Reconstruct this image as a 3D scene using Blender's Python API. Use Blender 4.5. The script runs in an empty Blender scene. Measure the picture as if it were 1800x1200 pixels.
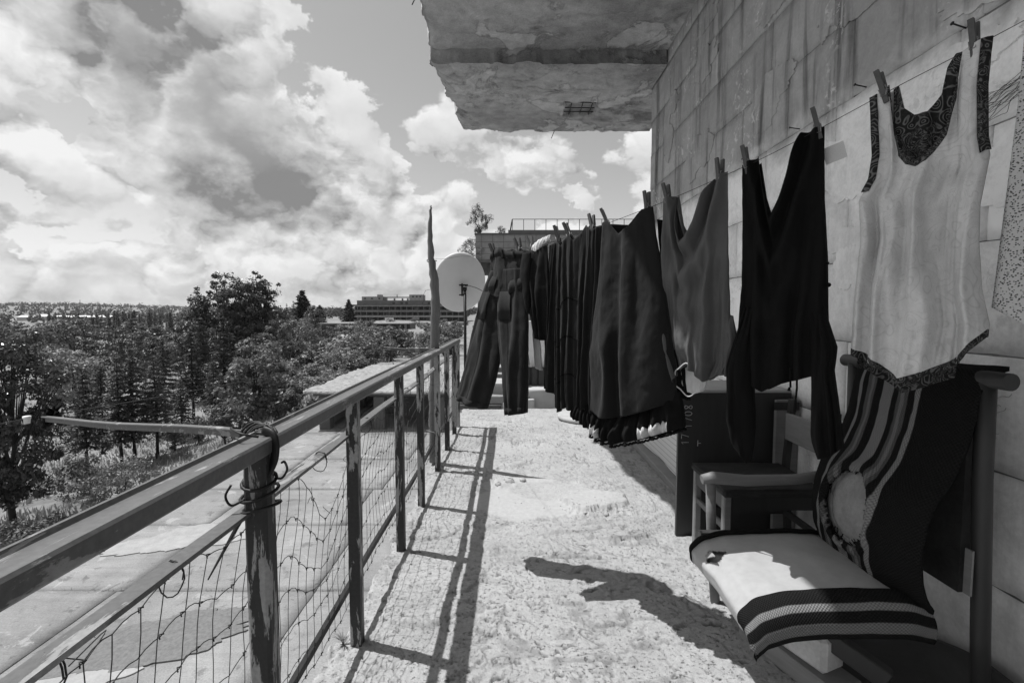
import bpy, math, random
import numpy as np
from mathutils import Vector, Matrix, Euler

R = math.radians
sc = bpy.context.scene
col = sc.collection

# ------------------------------------------------------------------ camera
cam = bpy.data.cameras.new('camera')
cam.lens = 17.0; cam.sensor_width = 36.0; cam.clip_start = 0.02; cam.clip_end = 9000
camo = bpy.data.objects.new('camera', cam)
camo.location = (0, 0, 1.3)
camo.rotation_euler = (R(90) - math.atan(55 / 850), 0, 0)
col.objects.link(camo); sc.camera = camo

# ------------------------------------------------------------------ exposure
vs = sc.view_settings
vs.view_transform = 'Standard'; vs.look = 'None'; vs.gamma = 1.0; vs.use_curve_mapping = False
vs.exposure = 0.35
sc.cycles.max_bounces = 5; sc.cycles.diffuse_bounces = 3; sc.cycles.glossy_bounces = 2; sc.cycles.transmission_bounces = 3; sc.cycles.transparent_max_bounces = 8
sc.cycles.sample_clamp_indirect = 6

# ------------------------------------------------------------------ sun   (light travels +0.425 x, -0.135 y per metre of fall)
SUN = Vector((-0.425, 0.135, 1.0)).normalized()
sun = bpy.data.lights.new('sun', 'SUN'); sun.energy = 4.3; sun.angle = R(0.5); sun.color = (1, 1, 1)
suno = bpy.data.objects.new('sun', sun); suno.location = (-8, 3, 25)
suno.rotation_euler = SUN.to_track_quat('Z', 'Y').to_euler(); col.objects.link(suno)

# ------------------------------------------------------------------ world: grey daylight sky with cumulus
world = bpy.data.worlds.new('World'); sc.world = world; world.use_nodes = True
wt = world.node_tree; wt.nodes.clear(); WN = wt.nodes; WL = wt.links
def wnode(t, **k):
    n = WN.new(t)
    for a, b in k.items(): setattr(n, a, b)
    return n
def wset(sock, v):
    if isinstance(v, bpy.types.NodeSocket): WL.new(v, sock)
    else: sock.default_value = v
def wm(op, a, b=None, c=None, clamp=False):
    n = wnode('ShaderNodeMath', operation=op, use_clamp=clamp)
    wset(n.inputs[0], a)
    if b is not None: wset(n.inputs[1], b)
    if c is not None: wset(n.inputs[2], c)
    return n.outputs[0]
sky = wnode('ShaderNodeTexSky', sky_type='NISHITA', sun_disc=False)
sky.sun_elevation = math.asin(SUN.z); sky.sun_rotation = math.atan2(SUN.x, SUN.y)
sky.altitude = 50; sky.air_density = 1.0; sky.dust_density = 1.2; sky.ozone_density = 1.0
bw = wnode('ShaderNodeRGBToBW'); WL.new(sky.outputs[0], bw.inputs[0])
tc = wnode('ShaderNodeTexCoord')
sep = wnode('ShaderNodeSeparateXYZ'); WL.new(tc.outputs['Generated'], sep.inputs[0])
azv = wm('ARCTAN2', sep.outputs[0], sep.outputs[1])
elv = wm('ARCSINE', sep.outputs[2])
comb = wnode('ShaderNodeCombineXYZ'); wset(comb.inputs[0], azv); wset(comb.inputs[1], elv)
PA = comb.outputs[0]                       # (azimuth, elevation) in radians
# wrap-free noise coordinate: the direction itself, flattened towards the horizon
nv = wnode('ShaderNodeVectorMath', operation='MULTIPLY'); WL.new(tc.outputs['Generated'], nv.inputs[0]); nv.inputs[1].default_value = (1, 1, 1.35)
def wnoise(vec, scale, detail, rough, dist=0.0):
    n = wnode('ShaderNodeTexNoise'); WL.new(vec, n.inputs['Vector'])
    n.inputs['Scale'].default_value = scale; n.inputs['Detail'].default_value = detail
    n.inputs['Roughness'].default_value = rough; n.inputs['Distortion'].default_value = dist
    return n.outputs['Fac']
wn_ = wnode('ShaderNodeTexNoise'); WL.new(nv.outputs[0], wn_.inputs['Vector']); wn_.inputs['Scale'].default_value = 9.0; wn_.inputs['Detail'].default_value = 5.0; wn_.inputs['Roughness'].default_value = .6
w1 = wnode('ShaderNodeVectorMath', operation='SUBTRACT'); WL.new(wn_.outputs['Color'], w1.inputs[0]); w1.inputs[1].default_value = (.5, .5, .5)
w2 = wnode('ShaderNodeVectorMath', operation='MULTIPLY_ADD'); WL.new(w1.outputs[0], w2.inputs[0]); w2.inputs[1].default_value = (.30, .22, 0); WL.new(PA, w2.inputs[2])
PA = w2.outputs[0]
def field(cent, flat_=.2):
    tot = None
    for (a, e, ra, re, rot, amp) in cent:
        mp = wnode('ShaderNodeMapping', vector_type='TEXTURE'); WL.new(PA, mp.inputs[0])
        mp.inputs['Location'].default_value = (R(a), R(e), 0); mp.inputs['Rotation'].default_value = (0, 0, R(rot))
        mp.inputs['Scale'].default_value = (R(ra), R(re), 1)
        ln = wnode('ShaderNodeVectorMath', operation='LENGTH'); WL.new(mp.outputs[0], ln.inputs[0])
        mr = wnode('ShaderNodeMapRange', interpolation_type='SMOOTHSTEP')
        WL.new(ln.outputs['Value'], mr.inputs['Value'])
        mr.inputs['From Min'].default_value = 1.0; mr.inputs['From Max'].default_value = flat_
        mr.inputs['To Min'].default_value = 0.0; mr.inputs['To Max'].default_value = amp
        tot = mr.outputs[0] if tot is None else wm('ADD', tot, mr.outputs[0])
    return tot
# cloud masses (azimuth, elevation, half widths, rotation) in degrees; positive = cloud, negative = clear air
masses = [(-34, 20, 21, 11, -30, 1.0), (-46, 24, 12, 7, 0, .6), (-28, 28, 12, 6, -35, .5), (-47, 13.5, 9, 5, 0, .7), (-30, 12, 17, 6, -12, .9),
          (-17.3, 15.5, 7, 7, 0, 1.0), (-18, 10, 10, 5.5, 0, .9), (-24, 6.8, 28, 3.4, 0, .5), (-40, 3.6, 15, 2.8, 0, .5), (-16, 3.4, 13, 2.8, 0, .5),
          (2, 16.6, 13, 3.0, 0, .6), (8.3, 12.4, 3.2, 2.2, 10, .62), (-9.3, 16.6, 2.0, 1.4, 0, .5), (-8, 8, 6, 5, 0, .5), (20, 15, 14, 7, 0, .35),
          (-16, 28, 11, 8, 10, -.8), (-41.0, 16.0, 2.4, 2.6, 25, -1.1), (-2, 23, 10, 4, 0, -.4), (-43.5, 28.5, 3.0, 2.4, -20, -.8), (-49, 9.5, 6, 1.2, 0, -.5),
          (2, 11.4, 6, 2.4, 0, -.3), (-20, 1.5, 75, 4.5, 0, .55), (-48, 8, 10, 4, 0, .5)]
shades = [(-32, 19.5, 20, 11, -32, 1.15), (-38, 26, 13, 9, 0, .6), (-27, 13.5, 13, 5, -15, .8), (-22, 9.2, 11, 3.4, 0, .75), (-14.5, 12, 3.2, 3.0, 0, .6),
          (-11.5, 8.0, 4, 2.4, 0, .6), (-45, 11.0, 9, 2.0, 0, .45), (4, 15.2, 12, 2.0, 0, .55), (-42, 3.6, 9, 1.3, 0, .4), (-20, 2.8, 12, 1.0, 0, .35), (-20, 1.0, 75, 4.0, 0, .40), (-46, 7, 10, 3, 0, .35)]
def billow(vec):
    n = wnode('ShaderNodeTexNoise', noise_type='RIDGED_MULTIFRACTAL', normalize=False); WL.new(vec, n.inputs['Vector'])
    n.inputs['Scale'].default_value = 4.2; n.inputs['Detail'].default_value = 6.0; n.inputs['Roughness'].default_value = .52; n.inputs['Lacunarity'].default_value = 2.1
    n.inputs['Offset'].default_value = 1.0; n.inputs['Gain'].default_value = 1.2
    return wm('SUBTRACT', 1.0, wm('MULTIPLY', n.outputs['Fac'], .42))
wv = wnode('ShaderNodeVectorMath', operation='MULTIPLY_ADD'); WL.new(w1.outputs[0], wv.inputs[0]); wv.inputs[1].default_value = (.10, .10, .10); WL.new(nv.outputs[0], wv.inputs[2])
nb = billow(wv.outputs[0])
off = wnode('ShaderNodeVectorMath', operation='ADD'); WL.new(wv.outputs[0], off.inputs[0])
off.inputs[1].default_value = (-.008, 0, .024)          # a step towards the sun
nb2 = billow(off.outputs[0])
big = wnoise(nv.outputs[0], 1.7, 2.0, 0.5)
dens = wm('ADD', wm('ADD', wm('MULTIPLY', wm('SUBTRACT', nb, .52), 1.5), wm('MULTIPLY', wm('SUBTRACT', big, .5), .5)), field(masses))
mr = wnode('ShaderNodeMapRange', interpolation_type='SMOOTHSTEP'); WL.new(dens, mr.inputs['Value'])
mr.inputs['From Min'].default_value = .08; mr.inputs['From Max'].default_value = .26
cover = mr.outputs[0]
relief = wm('MULTIPLY', wm('SUBTRACT', nb, nb2), 7.0)
thick = wm('ADD', field(shades, -.15), wm('MULTIPLY', wm('SUBTRACT', nb, .52), -.45))
bright = wm('ADD', wm('SUBTRACT', 5.0, wm('MULTIPLY', wm('MULTIPLY', thick, 1.0, clamp=True), 2.9)), relief)
bright = wm('MINIMUM', wm('MAXIMUM', bright, 1.7), 6.0)
mx = wnode('ShaderNodeMix', data_type='FLOAT'); wset(mx.inputs[0], cover)
wset(mx.inputs[2], wm('MULTIPLY', bw.outputs[0], 1.0)); wset(mx.inputs[3], bright)
bg = wnode('ShaderNodeBackground'); WL.new(mx.outputs[0], bg.inputs['Color']); bg.inputs['Strength'].default_value = 0.118
wo = wnode('ShaderNodeOutputWorld'); WL.new(bg.outputs[0], wo.inputs['Surface'])
world.cycles.sampling_method = 'MANUAL'; world.cycles.sample_map_resolution = 512

# ------------------------------------------------------------------ numeric noise
def _h(ix, iy, seed):
    n = (ix.astype(np.int64) * 374761393 + iy.astype(np.int64) * 668265263 + seed * 982451653) & 0x7fffffff
    n = ((n ^ (n >> 13)) * 1274126177) & 0x7fffffff
    return ((n ^ (n >> 16)) & 0xffff) / 65535.0
def vn(x, y, seed=0):
    x = np.asarray(x, float); y = np.asarray(y, float)
    x, y = np.broadcast_arrays(x, y)
    ix = np.floor(x); iy = np.floor(y); fx = x - ix; fy = y - iy
    fx = fx * fx * (3 - 2 * fx); fy = fy * fy * (3 - 2 * fy)
    a = _h(ix, iy, seed); b = _h(ix + 1, iy, seed); c = _h(ix, iy + 1, seed); d = _h(ix + 1, iy + 1, seed)
    return (a * (1 - fx) + b * fx) * (1 - fy) + (c * (1 - fx) + d * fx) * fy * 1.0
def fbm(x, y, o=4, seed=0, g=.5):
    t = 0; a = 1; s = 0
    for k in range(o):
        t = t + a * (vn(np.asarray(x) * 2 ** k + 17.3 * k, np.asarray(y) * 2 ** k - 9.1 * k, seed + k) * 2 - 1); s += a; a *= g
    return t / s
def sstep(a, b, x):
    t = np.clip((np.asarray(x, float) - a) / (b - a), 0, 1); return t * t * (3 - 2 * t)

# ------------------------------------------------------------------ mesh helpers
def np_mesh(name, V, F, smooth=False):
    V = np.asarray(V, np.float32).reshape(-1, 3); F = np.asarray(F, np.int32)
    me = bpy.data.meshes.new(name); k = F.shape[1]
    me.vertices.add(len(V)); me.vertices.foreach_set('co', V.ravel())
    me.loops.add(F.size); me.loops.foreach_set('vertex_index', F.ravel())
    me.polygons.add(len(F)); me.polygons.foreach_set('loop_start', np.arange(len(F), dtype=np.int32) * k)
    me.polygons.foreach_set('loop_total', np.full(len(F), k, np.int32))
    if smooth: me.polygons.foreach_set('use_smooth', np.ones(len(F), bool))
    me.update(calc_edges=True); me.validate()
    return me
def cr(P_, n=6):
    P_ = [Vector(p) for p in P_]; Q = [P_[0] * 2 - P_[1]] + P_ + [P_[-1] * 2 - P_[-2]]; out = []
    for i in range(1, len(Q) - 2):
        for k in range(n):
            t = k / n; a, b, c, d = Q[i - 1], Q[i], Q[i + 1], Q[i + 2]
            out.append(.5 * ((2 * b) + (c - a) * t + (2 * a - 5 * b + 4 * c - d) * t * t + (3 * b - a - 3 * c + d) * t ** 3))
    return out + [P_[-1]]
class MB:
    def __init__(s): s.v = []; s.f = []; s.sm = []
    def add(s, V, F, smooth=False):
        o = len(s.v); s.v += [tuple(p) for p in V]; s.f += [tuple(i + o for i in f) for f in F]; s.sm += [smooth] * len(F); return s
    def box(s, x0, x1, y0, y1, z0, z1, M=None, ch=0.0):
        if ch:
            V = []; c = ch
            for (x, sx) in ((x0, 1), (x1, -1)):
                for (y, sy) in ((y0, 1), (y1, -1)):
                    for (z, sz) in ((z0, 1), (z1, -1)):
                        V += [(x, y + sy * c, z + sz * c), (x + sx * c, y, z + sz * c), (x + sx * c, y + sy * c, z)]
            def i(a, b, c_, k): return (a * 4 + b * 2 + c_) * 3 + k
            F = []
            for a in (0, 1): F.append([i(a, 0, 0, 0), i(a, 1, 0, 0), i(a, 1, 1, 0), i(a, 0, 1, 0)])
            for b in (0, 1): F.append([i(0, b, 0, 1), i(1, b, 0, 1), i(1, b, 1, 1), i(0, b, 1, 1)])
            for d in (0, 1): F.append([i(0, 0, d, 2), i(1, 0, d, 2), i(1, 1, d, 2), i(0, 1, d, 2)])
            for a in (0, 1):
                for b in (0, 1): F.append([i(a, b, 0, 0), i(a, b, 1, 0), i(a, b, 1, 1), i(a, b, 0, 1)])
            for a in (0, 1):
                for d in (0, 1): F.append([i(a, 0, d, 0), i(a, 1, d, 0), i(a, 1, d, 2), i(a, 0, d, 2)])
            for b in (0, 1):
                for d in (0, 1): F.append([i(0, b, d, 1), i(1, b, d, 1), i(1, b, d, 2), i(0, b, d, 2)])
            for a in (0, 1):
                for b in (0, 1):
                    for d in (0, 1): F.append([i(a, b, d, 0), i(a, b, d, 1), i(a, b, d, 2)])
        else:
            V = [(x, y, z) for x in (x0, x1) for y in (y0, y1) for z in (z0, z1)]
            F = [(0, 1, 3, 2), (4, 6, 7, 5), (0, 4, 5, 1), (2, 3, 7, 6), (0, 2, 6, 4), (1, 5, 7, 3)]
        if M is not None: V = [tuple(M @ Vector(p)) for p in V]
        return s.add(V, F)
    def tube(s, pts, r, n=8, cap=True, smooth=True, sq=1.0):
        pts = [Vector(p) for p in pts]; m = len(pts)
        rr = r if isinstance(r, (list, tuple, np.ndarray)) else [r] * m
        V = []; F = []; up = None
        for i, p in enumerate(pts):
            t = (pts[min(i + 1, m - 1)] - pts[max(i - 1, 0)])
            t = t.normalized() if t.length > 1e-9 else Vector((0, 0, 1))
            if up is None:
                up = Vector((0, 0, 1)) if abs(t.z) < .9 else Vector((1, 0, 0))
            a = (up - t * up.dot(t)); a = a.normalized() if a.length > 1e-6 else t.orthogonal().normalized()
            up = a; b = t.cross(a)
            for k in range(n):
                q = 2 * math.pi * k / n + math.pi / n
                V.append(tuple(p + (a * math.cos(q) + b * math.sin(q) * sq) * rr[i]))
        for i in range(m - 1):
            for k in range(n):
                k2 = (k + 1) % n
                F.append((i * n + k, i * n + k2, (i + 1) * n + k2, (i + 1) * n + k))
        s.add(V, F, smooth)
        if cap:
            o = len(s.v) - len(V)
            s.f.append(tuple(o + k for k in range(n))[::-1]); s.sm.append(False)
            s.f.append(tuple(o + (m - 1) * n + k for k in range(n))); s.sm.append(False)
        return s
    def prism(s, poly, a, b, axis='y'):
        """extrude a 2-D polygon: axis y -> (x,z) outline along y ; z -> (x,y) outline ; x -> (y,z)"""
        n = len(poly)
        def P(p, t): return {'y': (p[0], t, p[1]), 'z': (p[0], p[1], t), 'x': (t, p[0], p[1])}[axis]
        V = [P(p, a) for p in poly] + [P(p, b) for p in poly]
        F = [tuple(range(n))[::-1], tuple(range(n, 2 * n))] + [(i, (i + 1) % n, n + (i + 1) % n, n + i) for i in range(n)]
        return s.add(V, F)
    def lathe(s, prof, n=24, M=None, smooth=True):
        V = []; F = []
        for (r, z) in prof:
            for k in range(n):
                a = 2 * math.pi * k / n; V.append((r * math.cos(a), r * math.sin(a), z))
        for i in range(len(prof) - 1):
            for k in range(n):
                k2 = (k + 1) % n; F.append((i * n + k, i * n + k2, (i + 1) * n + k2, (i + 1) * n + k))
        if M is not None: V = [tuple(M @ Vector(p)) for p in V]
        return s.add(V, F, smooth)
    def mesh(s, name):
        me = bpy.data.meshes.new(name); me.from_pydata(s.v, [], s.f); me.update()
        me.polygons.foreach_set('use_smooth', s.sm); me.validate()
        return me
    def build(s, name, mat, parent=None): return obj(name, s.mesh(name), mat, parent)
def obj(name, me, mat=None, parent=None):
    o = bpy.data.objects.new(name, me); col.objects.link(o)
    if mat is not None:
        me.materials.clear(); me.materials.append(mat)
    if parent is not None:
        o.parent = parent
        if parent.type == 'EMPTY' or parent.get('_off') is not None:
            pass
        L = parent.get('_org')
        if L is not None and parent.parent is None: o.location = (-L[0], -L[1], -L[2])
    return o
def tag(o, label=None, cat=None, group=None, kind=None):
    if label: o['label'] = label
    if cat: o['category'] = cat
    if group: o['group'] = group
    if kind: o['kind'] = kind
    return o
ORG = {}
def thing(name, label, cat, loc=(0, 0, 0), group=None):
    o = bpy.data.objects.new(name, None); col.objects.link(o); o.location = loc
    o.empty_display_size = .1; o['_org'] = tuple(loc)
    return tag(o, label, cat, group)
def grid_faces(nu, nv, flip=False):
    i = np.arange(nu - 1)[:, None] * nv + np.arange(nv - 1)[None]
    F = np.stack([i, i + nv, i + nv + 1, i + 1], -1).reshape(-1, 4)
    return F[:, ::-1] if flip else F
def dup(root, loc, rz=0.0, scale=1.0, label=None, group=None):
    r = root.copy(); col.objects.link(r); r.location = loc; r.rotation_euler = (0, 0, rz)
    r.scale = (scale,) * 3 if not isinstance(scale, tuple) else scale
    if label: r['label'] = label
    if group: r['group'] = group
    for ch in root.children:
        c = ch.copy(); col.objects.link(c); c.parent = r
        for g in ch.children:
            d = g.copy(); col.objects.link(d); d.parent = c
    return r

# ------------------------------------------------------------------ materials (all neutral grey: a black-and-white photograph)
class NT:
    def __init__(s, m): s.t = m.node_tree; s.n = s.t.nodes; s.l = s.t.links
    def new(s, t, **k):
        n = s.n.new(t)
        for a, b in k.items(): setattr(n, a, b)
        return n
    def put(s, sock, v):
        if isinstance(v, bpy.types.NodeSocket): s.l.new(v, sock)
        else: sock.default_value = v
    def m(s, op, a, b=None, c=None, clamp=False):
        n = s.new('ShaderNodeMath', operation=op, use_clamp=clamp); s.put(n.inputs[0], a)
        if b is not None: s.put(n.inputs[1], b)
        if c is not None: s.put(n.inputs[2], c)
        return n.outputs[0]
    def noise(s, vec, scale, detail=5, rough=.55, dist=0.0):
        n = s.new('ShaderNodeTexNoise'); s.l.new(vec, n.inputs['Vector'])
        n.inputs['Scale'].default_value = scale; n.inputs['Detail'].default_value = detail
        n.inputs['Roughness'].default_value = rough; n.inputs['Distortion'].default_value = dist
        return n.outputs['Fac']
    def vor(s, vec, scale, feature='F1', out='Distance'):
        n = s.new('ShaderNodeTexVoronoi', feature=feature); s.l.new(vec, n.inputs['Vector']); n.inputs['Scale'].default_value = scale
        return n.outputs[out]
    def step(s, v, a, b, lo=0.0, hi=1.0):
        n = s.new('ShaderNodeMapRange', interpolation_type='SMOOTHSTEP'); s.put(n.inputs['Value'], v)
        n.inputs['From Min'].default_value = a; n.inputs['From Max'].default_value = b
        n.inputs['To Min'].default_value = lo; n.inputs['To Max'].default_value = hi
        return n.outputs[0]
    def mix(s, f, a, b):
        n = s.new('ShaderNodeMix', data_type='FLOAT'); s.put(n.inputs[0], f); s.put(n.inputs[2], a); s.put(n.inputs[3], b)
        return n.outputs[0]
    def scale(s, vec, v):
        n = s.new('ShaderNodeVectorMath', operation='MULTIPLY'); s.l.new(vec, n.inputs[0]); n.inputs[1].default_value = v; return n.outputs[0]
    def pos(s): return s.new('ShaderNodeNewGeometry').outputs['Position']
    def objc(s): return s.new('ShaderNodeTexCoord').outputs['Object']
    def uv(s): return s.new('ShaderNodeTexCoord').outputs['UV']
    def rnd(s): return s.new('ShaderNodeObjectInfo').outputs['Random']
    def xyz(s, vec):
        n = s.new('ShaderNodeSeparateXYZ'); s.l.new(vec, n.inputs[0]); return n.outputs
def newmat(name):
    m = bpy.data.materials.new(name); m.use_nodes = True; t = NT(m)
    b = t.n['Principled BSDF']
    b.inputs['Specular IOR Level'].default_value = .3
    return m, t, b
def finish(t, b, colv, rough=.85, bump=None, bstr=.3, bdist=.01):
    cb = t.new('ShaderNodeCombineColor')
    for i in range(3): t.put(cb.inputs[i], colv)
    t.l.new(cb.outputs[0], b.inputs['Base Color']); t.put(b.inputs['Roughness'], rough)
    if bump is not None:
        bn = t.new('ShaderNodeBump'); bn.inputs['Strength'].default_value = bstr; bn.inputs['Distance'].default_value = bdist
        t.l.new(bump, bn.inputs['Height']); t.l.new(bn.outputs[0], b.inputs['Normal'])
def gmat(name, v, var=.3, scale=6.0, rough=.85, bscale=60.0, bstr=.3, bdist=.004, coord='P', rnd=0.0, spec=.3, stretch=None):
    m, t, b = newmat(name); p = t.pos() if coord == 'P' else t.objc()
    if stretch: p = t.scale(p, stretch)
    n = t.m('ADD', t.noise(p, scale, 6), t.m('MULTIPLY', t.noise(p, scale * 6.3, 4), .5))      # 0..1.5, mean .75
    f = t.m('ADD', 1.0, t.m('MULTIPLY', t.m('SUBTRACT', n, .75), var * 2.2))
    if rnd: f = t.m('MULTIPLY', f, t.m('ADD', 1 - rnd, t.m('MULTIPLY', t.rnd(), 2 * rnd)))
    c = t.m('MULTIPLY', f, v)
    b.inputs['Specular IOR Level'].default_value = spec
    finish(t, b, c, rough, t.noise(p, bscale, 5), bstr, bdist)
    return m
def peel(name, dark, light, thr=.56, scale=14.0, stretch=(1, 1, .25), rough=.7):
    """flaking paint: two tones with a ragged border, the paint slightly proud"""
    m, t, b = newmat(name); p = t.scale(t.pos(), stretch)
    n = t.noise(p, scale, 9, .68, .4); n2 = t.noise(p, scale * .33, 3)
    k = t.step(t.m('ADD', n, t.m('MULTIPLY', t.m('SUBTRACT', n2, .5), .55)), thr, thr + .03)
    g = t.noise(t.pos(), 90, 4)
    c = t.m('MULTIPLY', t.mix(k, dark, light), t.m('ADD', .6, t.m('MULTIPLY', g, .8)))
    h = t.m('ADD', t.m('MULTIPLY', k, -.6), t.m('MULTIPLY', g, .4))
    finish(t, b, c, rough, h, .5, .002)
    return m
def wood(name, v, var=.35, rough=.6, stretch=(30, 30, 2.0), coord='P', spec=.3):
    m, t, b = newmat(name); p = t.scale(t.pos() if coord == 'P' else t.objc(), stretch)
    n = t.noise(p, 1.6, 7, .62, .6); n2 = t.noise(p, .35, 3)
    f = t.m('ADD', 1 - var, t.m('MULTIPLY', t.m('ADD', n, t.m('MULTIPLY', n2, .7)), var * 1.2))
    b.inputs['Specular IOR Level'].default_value = spec
    finish(t, b, t.m('MULTIPLY', f, v), rough, n, .35, .003)
    return m

def mat_floor():
    m, t, b = newmat('terrace_concrete'); p = t.pos()
    at = t.new('ShaderNodeAttribute', attribute_name='smooth').outputs['Fac']; recess_dark = t.new('ShaderNodeAttribute', attribute_name='recess_dark').outputs['Fac']
    n1 = t.noise(p, 1.7, 7, .62); n2 = t.noise(p, 34, 8, .7); n3 = t.noise(p, 260, 4, .75)
    c = t.m('ADD', .21, t.m('MULTIPLY', n1, .26))
    c = t.m('MULTIPLY', c, t.m('ADD', .40, t.m('MULTIPLY', n3, 1.2)))
    c = t.m('MULTIPLY', c, t.m('ADD', .62, t.m('MULTIPLY', n2, .76)))
    sp = t.m('SUBTRACT', 1.0, t.step(t.noise(p, 75, 7, .72), .37, .43)); pa = t.step(t.noise(p, 3.3, 5, .6), .42, .60)
    c = t.m('MULTIPLY', c, t.m('SUBTRACT', 1.0, t.m('MULTIPLY', t.m('MULTIPLY', sp, t.m('ADD', .3, pa)), .5)))
    c = t.m('MULTIPLY', c, t.m('SUBTRACT', 1.0, t.m('MULTIPLY', recess_dark, .60)))  # pits, cracks and the feet of chips darkened
    c = t.mix(t.m('MULTIPLY', at, .85), c, t.m('ADD', .29, t.m('MULTIPLY', n2, .18)))
    h = t.m('SUBTRACT', t.m('ADD', t.m('MULTIPLY', n2, .8), t.m('MULTIPLY', n3, .3)), t.m('MULTIPLY', sp, .35))
    h = t.m('MULTIPLY', h, t.m('SUBTRACT', 1.0, t.m('MULTIPLY', at, .7)))
    finish(t, b, c, .94, h, 1.0, .006)
    return m
def mat_block():
    m, t, b = newmat('wall_block'); p = t.pos(); X = t.xyz(p); z = X[2]
    st = t.scale(p, (7, 7, .55)); st2 = t.scale(p, (17, 17, 1.1))
    s1 = t.noise(st, 1.0, 7, .6, .4); s2 = t.noise(st2, 1.0, 6, .6)
    blot = t.noise(p, 2.6, 7, .6, .8); fine = t.noise(p, 60, 5, .65)
    up = t.step(t.m('ADD', z, t.m('MULTIPLY', t.m('SUBTRACT', blot, .5), .45)), 2.16, 2.42)     # grime of the courses above the line
    v = t.mix(up, .93, .40)
    v = t.m('MULTIPLY', v, t.m('ADD', .90, t.m('MULTIPLY', t.rnd(), .18)))                  # every block its own tone
    run = t.m('MULTIPLY', t.step(s1, .50, .72), t.mix(up, .16, .75))                        # dark runs of water
    v = t.m('MULTIPLY', v, t.m('SUBTRACT', 1.0, run))
    lime = t.m('MULTIPLY', t.step(s2, .60, .70), t.mix(t.step(z, 2.0, 3.0), .12, .5))       # pale lime runs
    v = t.mix(lime, v, .70)
    flake = t.step(t.noise(p, 21, 8, .7, .6), .55, .60); fl = t.m('MULTIPLY', flake, t.step(t.noise(p, 1.9, 3), .52, .60))
    v = t.mix(t.m('MULTIPLY', fl, .7), v, .72)
    foot_dark = t.step(t.m('ADD', z, t.m('MULTIPLY', t.m('SUBTRACT', blot, .5), .5)), .42, .1)   # darker towards the foot of the wall
    v = t.m('MULTIPLY', v, t.m('SUBTRACT', 1.0, t.m('MULTIPLY', foot_dark, .35)))
    v = t.m('MULTIPLY', v, t.m('MULTIPLY', t.m('ADD', .80, t.m('MULTIPLY', fine, .4)), t.m('ADD', .50, t.m('MULTIPLY', t.noise(p, 4.5, 9, .70, .6), 1.0))))
    finish(t, b, v, .9, t.m('ADD', t.m('MULTIPLY', fine, .6), t.m('ADD', t.m('MULTIPLY', fl, .35), blot)), .35, .006)
    return m
def mat_soffit():
    m, t, b = newmat('peeling_soffit'); p = t.pos()
    w = t.noise(p, 1.1, 9, .62, .25); w2 = t.noise(p, 1.7, 9, .6, .5); f = t.noise(p, 90, 5, .7); g = t.noise(p, 7, 7, .65)
    c = t.mix(t.step(w, .40, .60), .34, .50)
    lay = t.step(w2, .56, .575); c = t.mix(t.m('MULTIPLY', lay, .55), c, .66)
    ring = t.m('MULTIPLY', t.step(w2, .53, .552), t.m('SUBTRACT', 1.0, t.step(w2, .553, .562))); c = t.mix(t.m('MULTIPLY', ring, .35), c, .10)
    dk = t.step(t.noise(t.scale(p, (1, 1.6, 1)), 1.2, 9, .64, .3), .54, .64); c = t.mix(t.m('MULTIPLY', dk, .7), c, .12)
    c = t.m('MULTIPLY', c, t.m('ADD', -.15, t.m('MULTIPLY', t.m('ADD', f, g), 1.05)))
    finish(t, b, c, .92, t.m('ADD', t.m('MULTIPLY', lay, .8), t.m('ADD', t.m('MULTIPLY', dk, -.6), t.m('MULTIPLY', t.m('ADD', f, g), .6))), 1.0, .012)
    return m
def mat_leaf(name, v, gloss=.45, rnd=.35):
    m, t, b = newmat(name)
    n = t.noise(t.objc(), .55, 3); r = t.rnd()
    c = t.m('MULTIPLY', v, t.m('MULTIPLY', t.m('ADD', .55, t.m('MULTIPLY', n, .9)), t.m('ADD', 1 - rnd, t.m('MULTIPLY', r, 2 * rnd))))
    cb = t.new('ShaderNodeCombineColor')
    for i in range(3): t.put(cb.inputs[i], c)
    t.l.new(cb.outputs[0], b.inputs['Base Color']); b.inputs['Roughness'].default_value = gloss; b.inputs['Specular IOR Level'].default_value = .45
    tr = t.new('ShaderNodeBsdfTranslucent'); t.l.new(cb.outputs[0], tr.inputs['Color'])
    ms = t.new('ShaderNodeMixShader'); ms.inputs[0].default_value = .3
    t.l.new(b.outputs[0], ms.inputs[1]); t.l.new(tr.outputs[0], ms.inputs[2]); t.l.new(ms.outputs[0], t.n['Material Output'].inputs['Surface'])
    return m
def mat_cloth(name, v, weave=900.0, sheen=.0, var=.25, trans=.0):
    m, t, b = newmat(name); p = t.pos()
    n = t.noise(p, 9, 5); f = t.noise(p, weave, 2)
    c = t.m('MULTIPLY', v, t.m('MULTIPLY', t.m('ADD', 1 - var, t.m('MULTIPLY', n, 2 * var)), t.m('ADD', .7, t.m('MULTIPLY', f, .6))))
    b.inputs['Specular IOR Level'].default_value = .15
    if sheen: b.inputs['Sheen Weight'].default_value = sheen; b.inputs['Sheen Roughness'].default_value = .5
    finish(t, b, c, .9, f, .15, .0006)
    if trans:
        cb = t.new('ShaderNodeCombineColor')
        for i in range(3): t.put(cb.inputs[i], c)
        tr = t.new('ShaderNodeBsdfTranslucent'); t.l.new(cb.outputs[0], tr.inputs['Color'])
        ms = t.new('ShaderNodeMixShader'); ms.inputs[0].default_value = trans
        t.l.new(b.outputs[0], ms.inputs[1]); t.l.new(tr.outputs[0], ms.inputs[2]); t.l.new(ms.outputs[0], t.n['Material Output'].inputs['Surface'])
    return m
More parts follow.
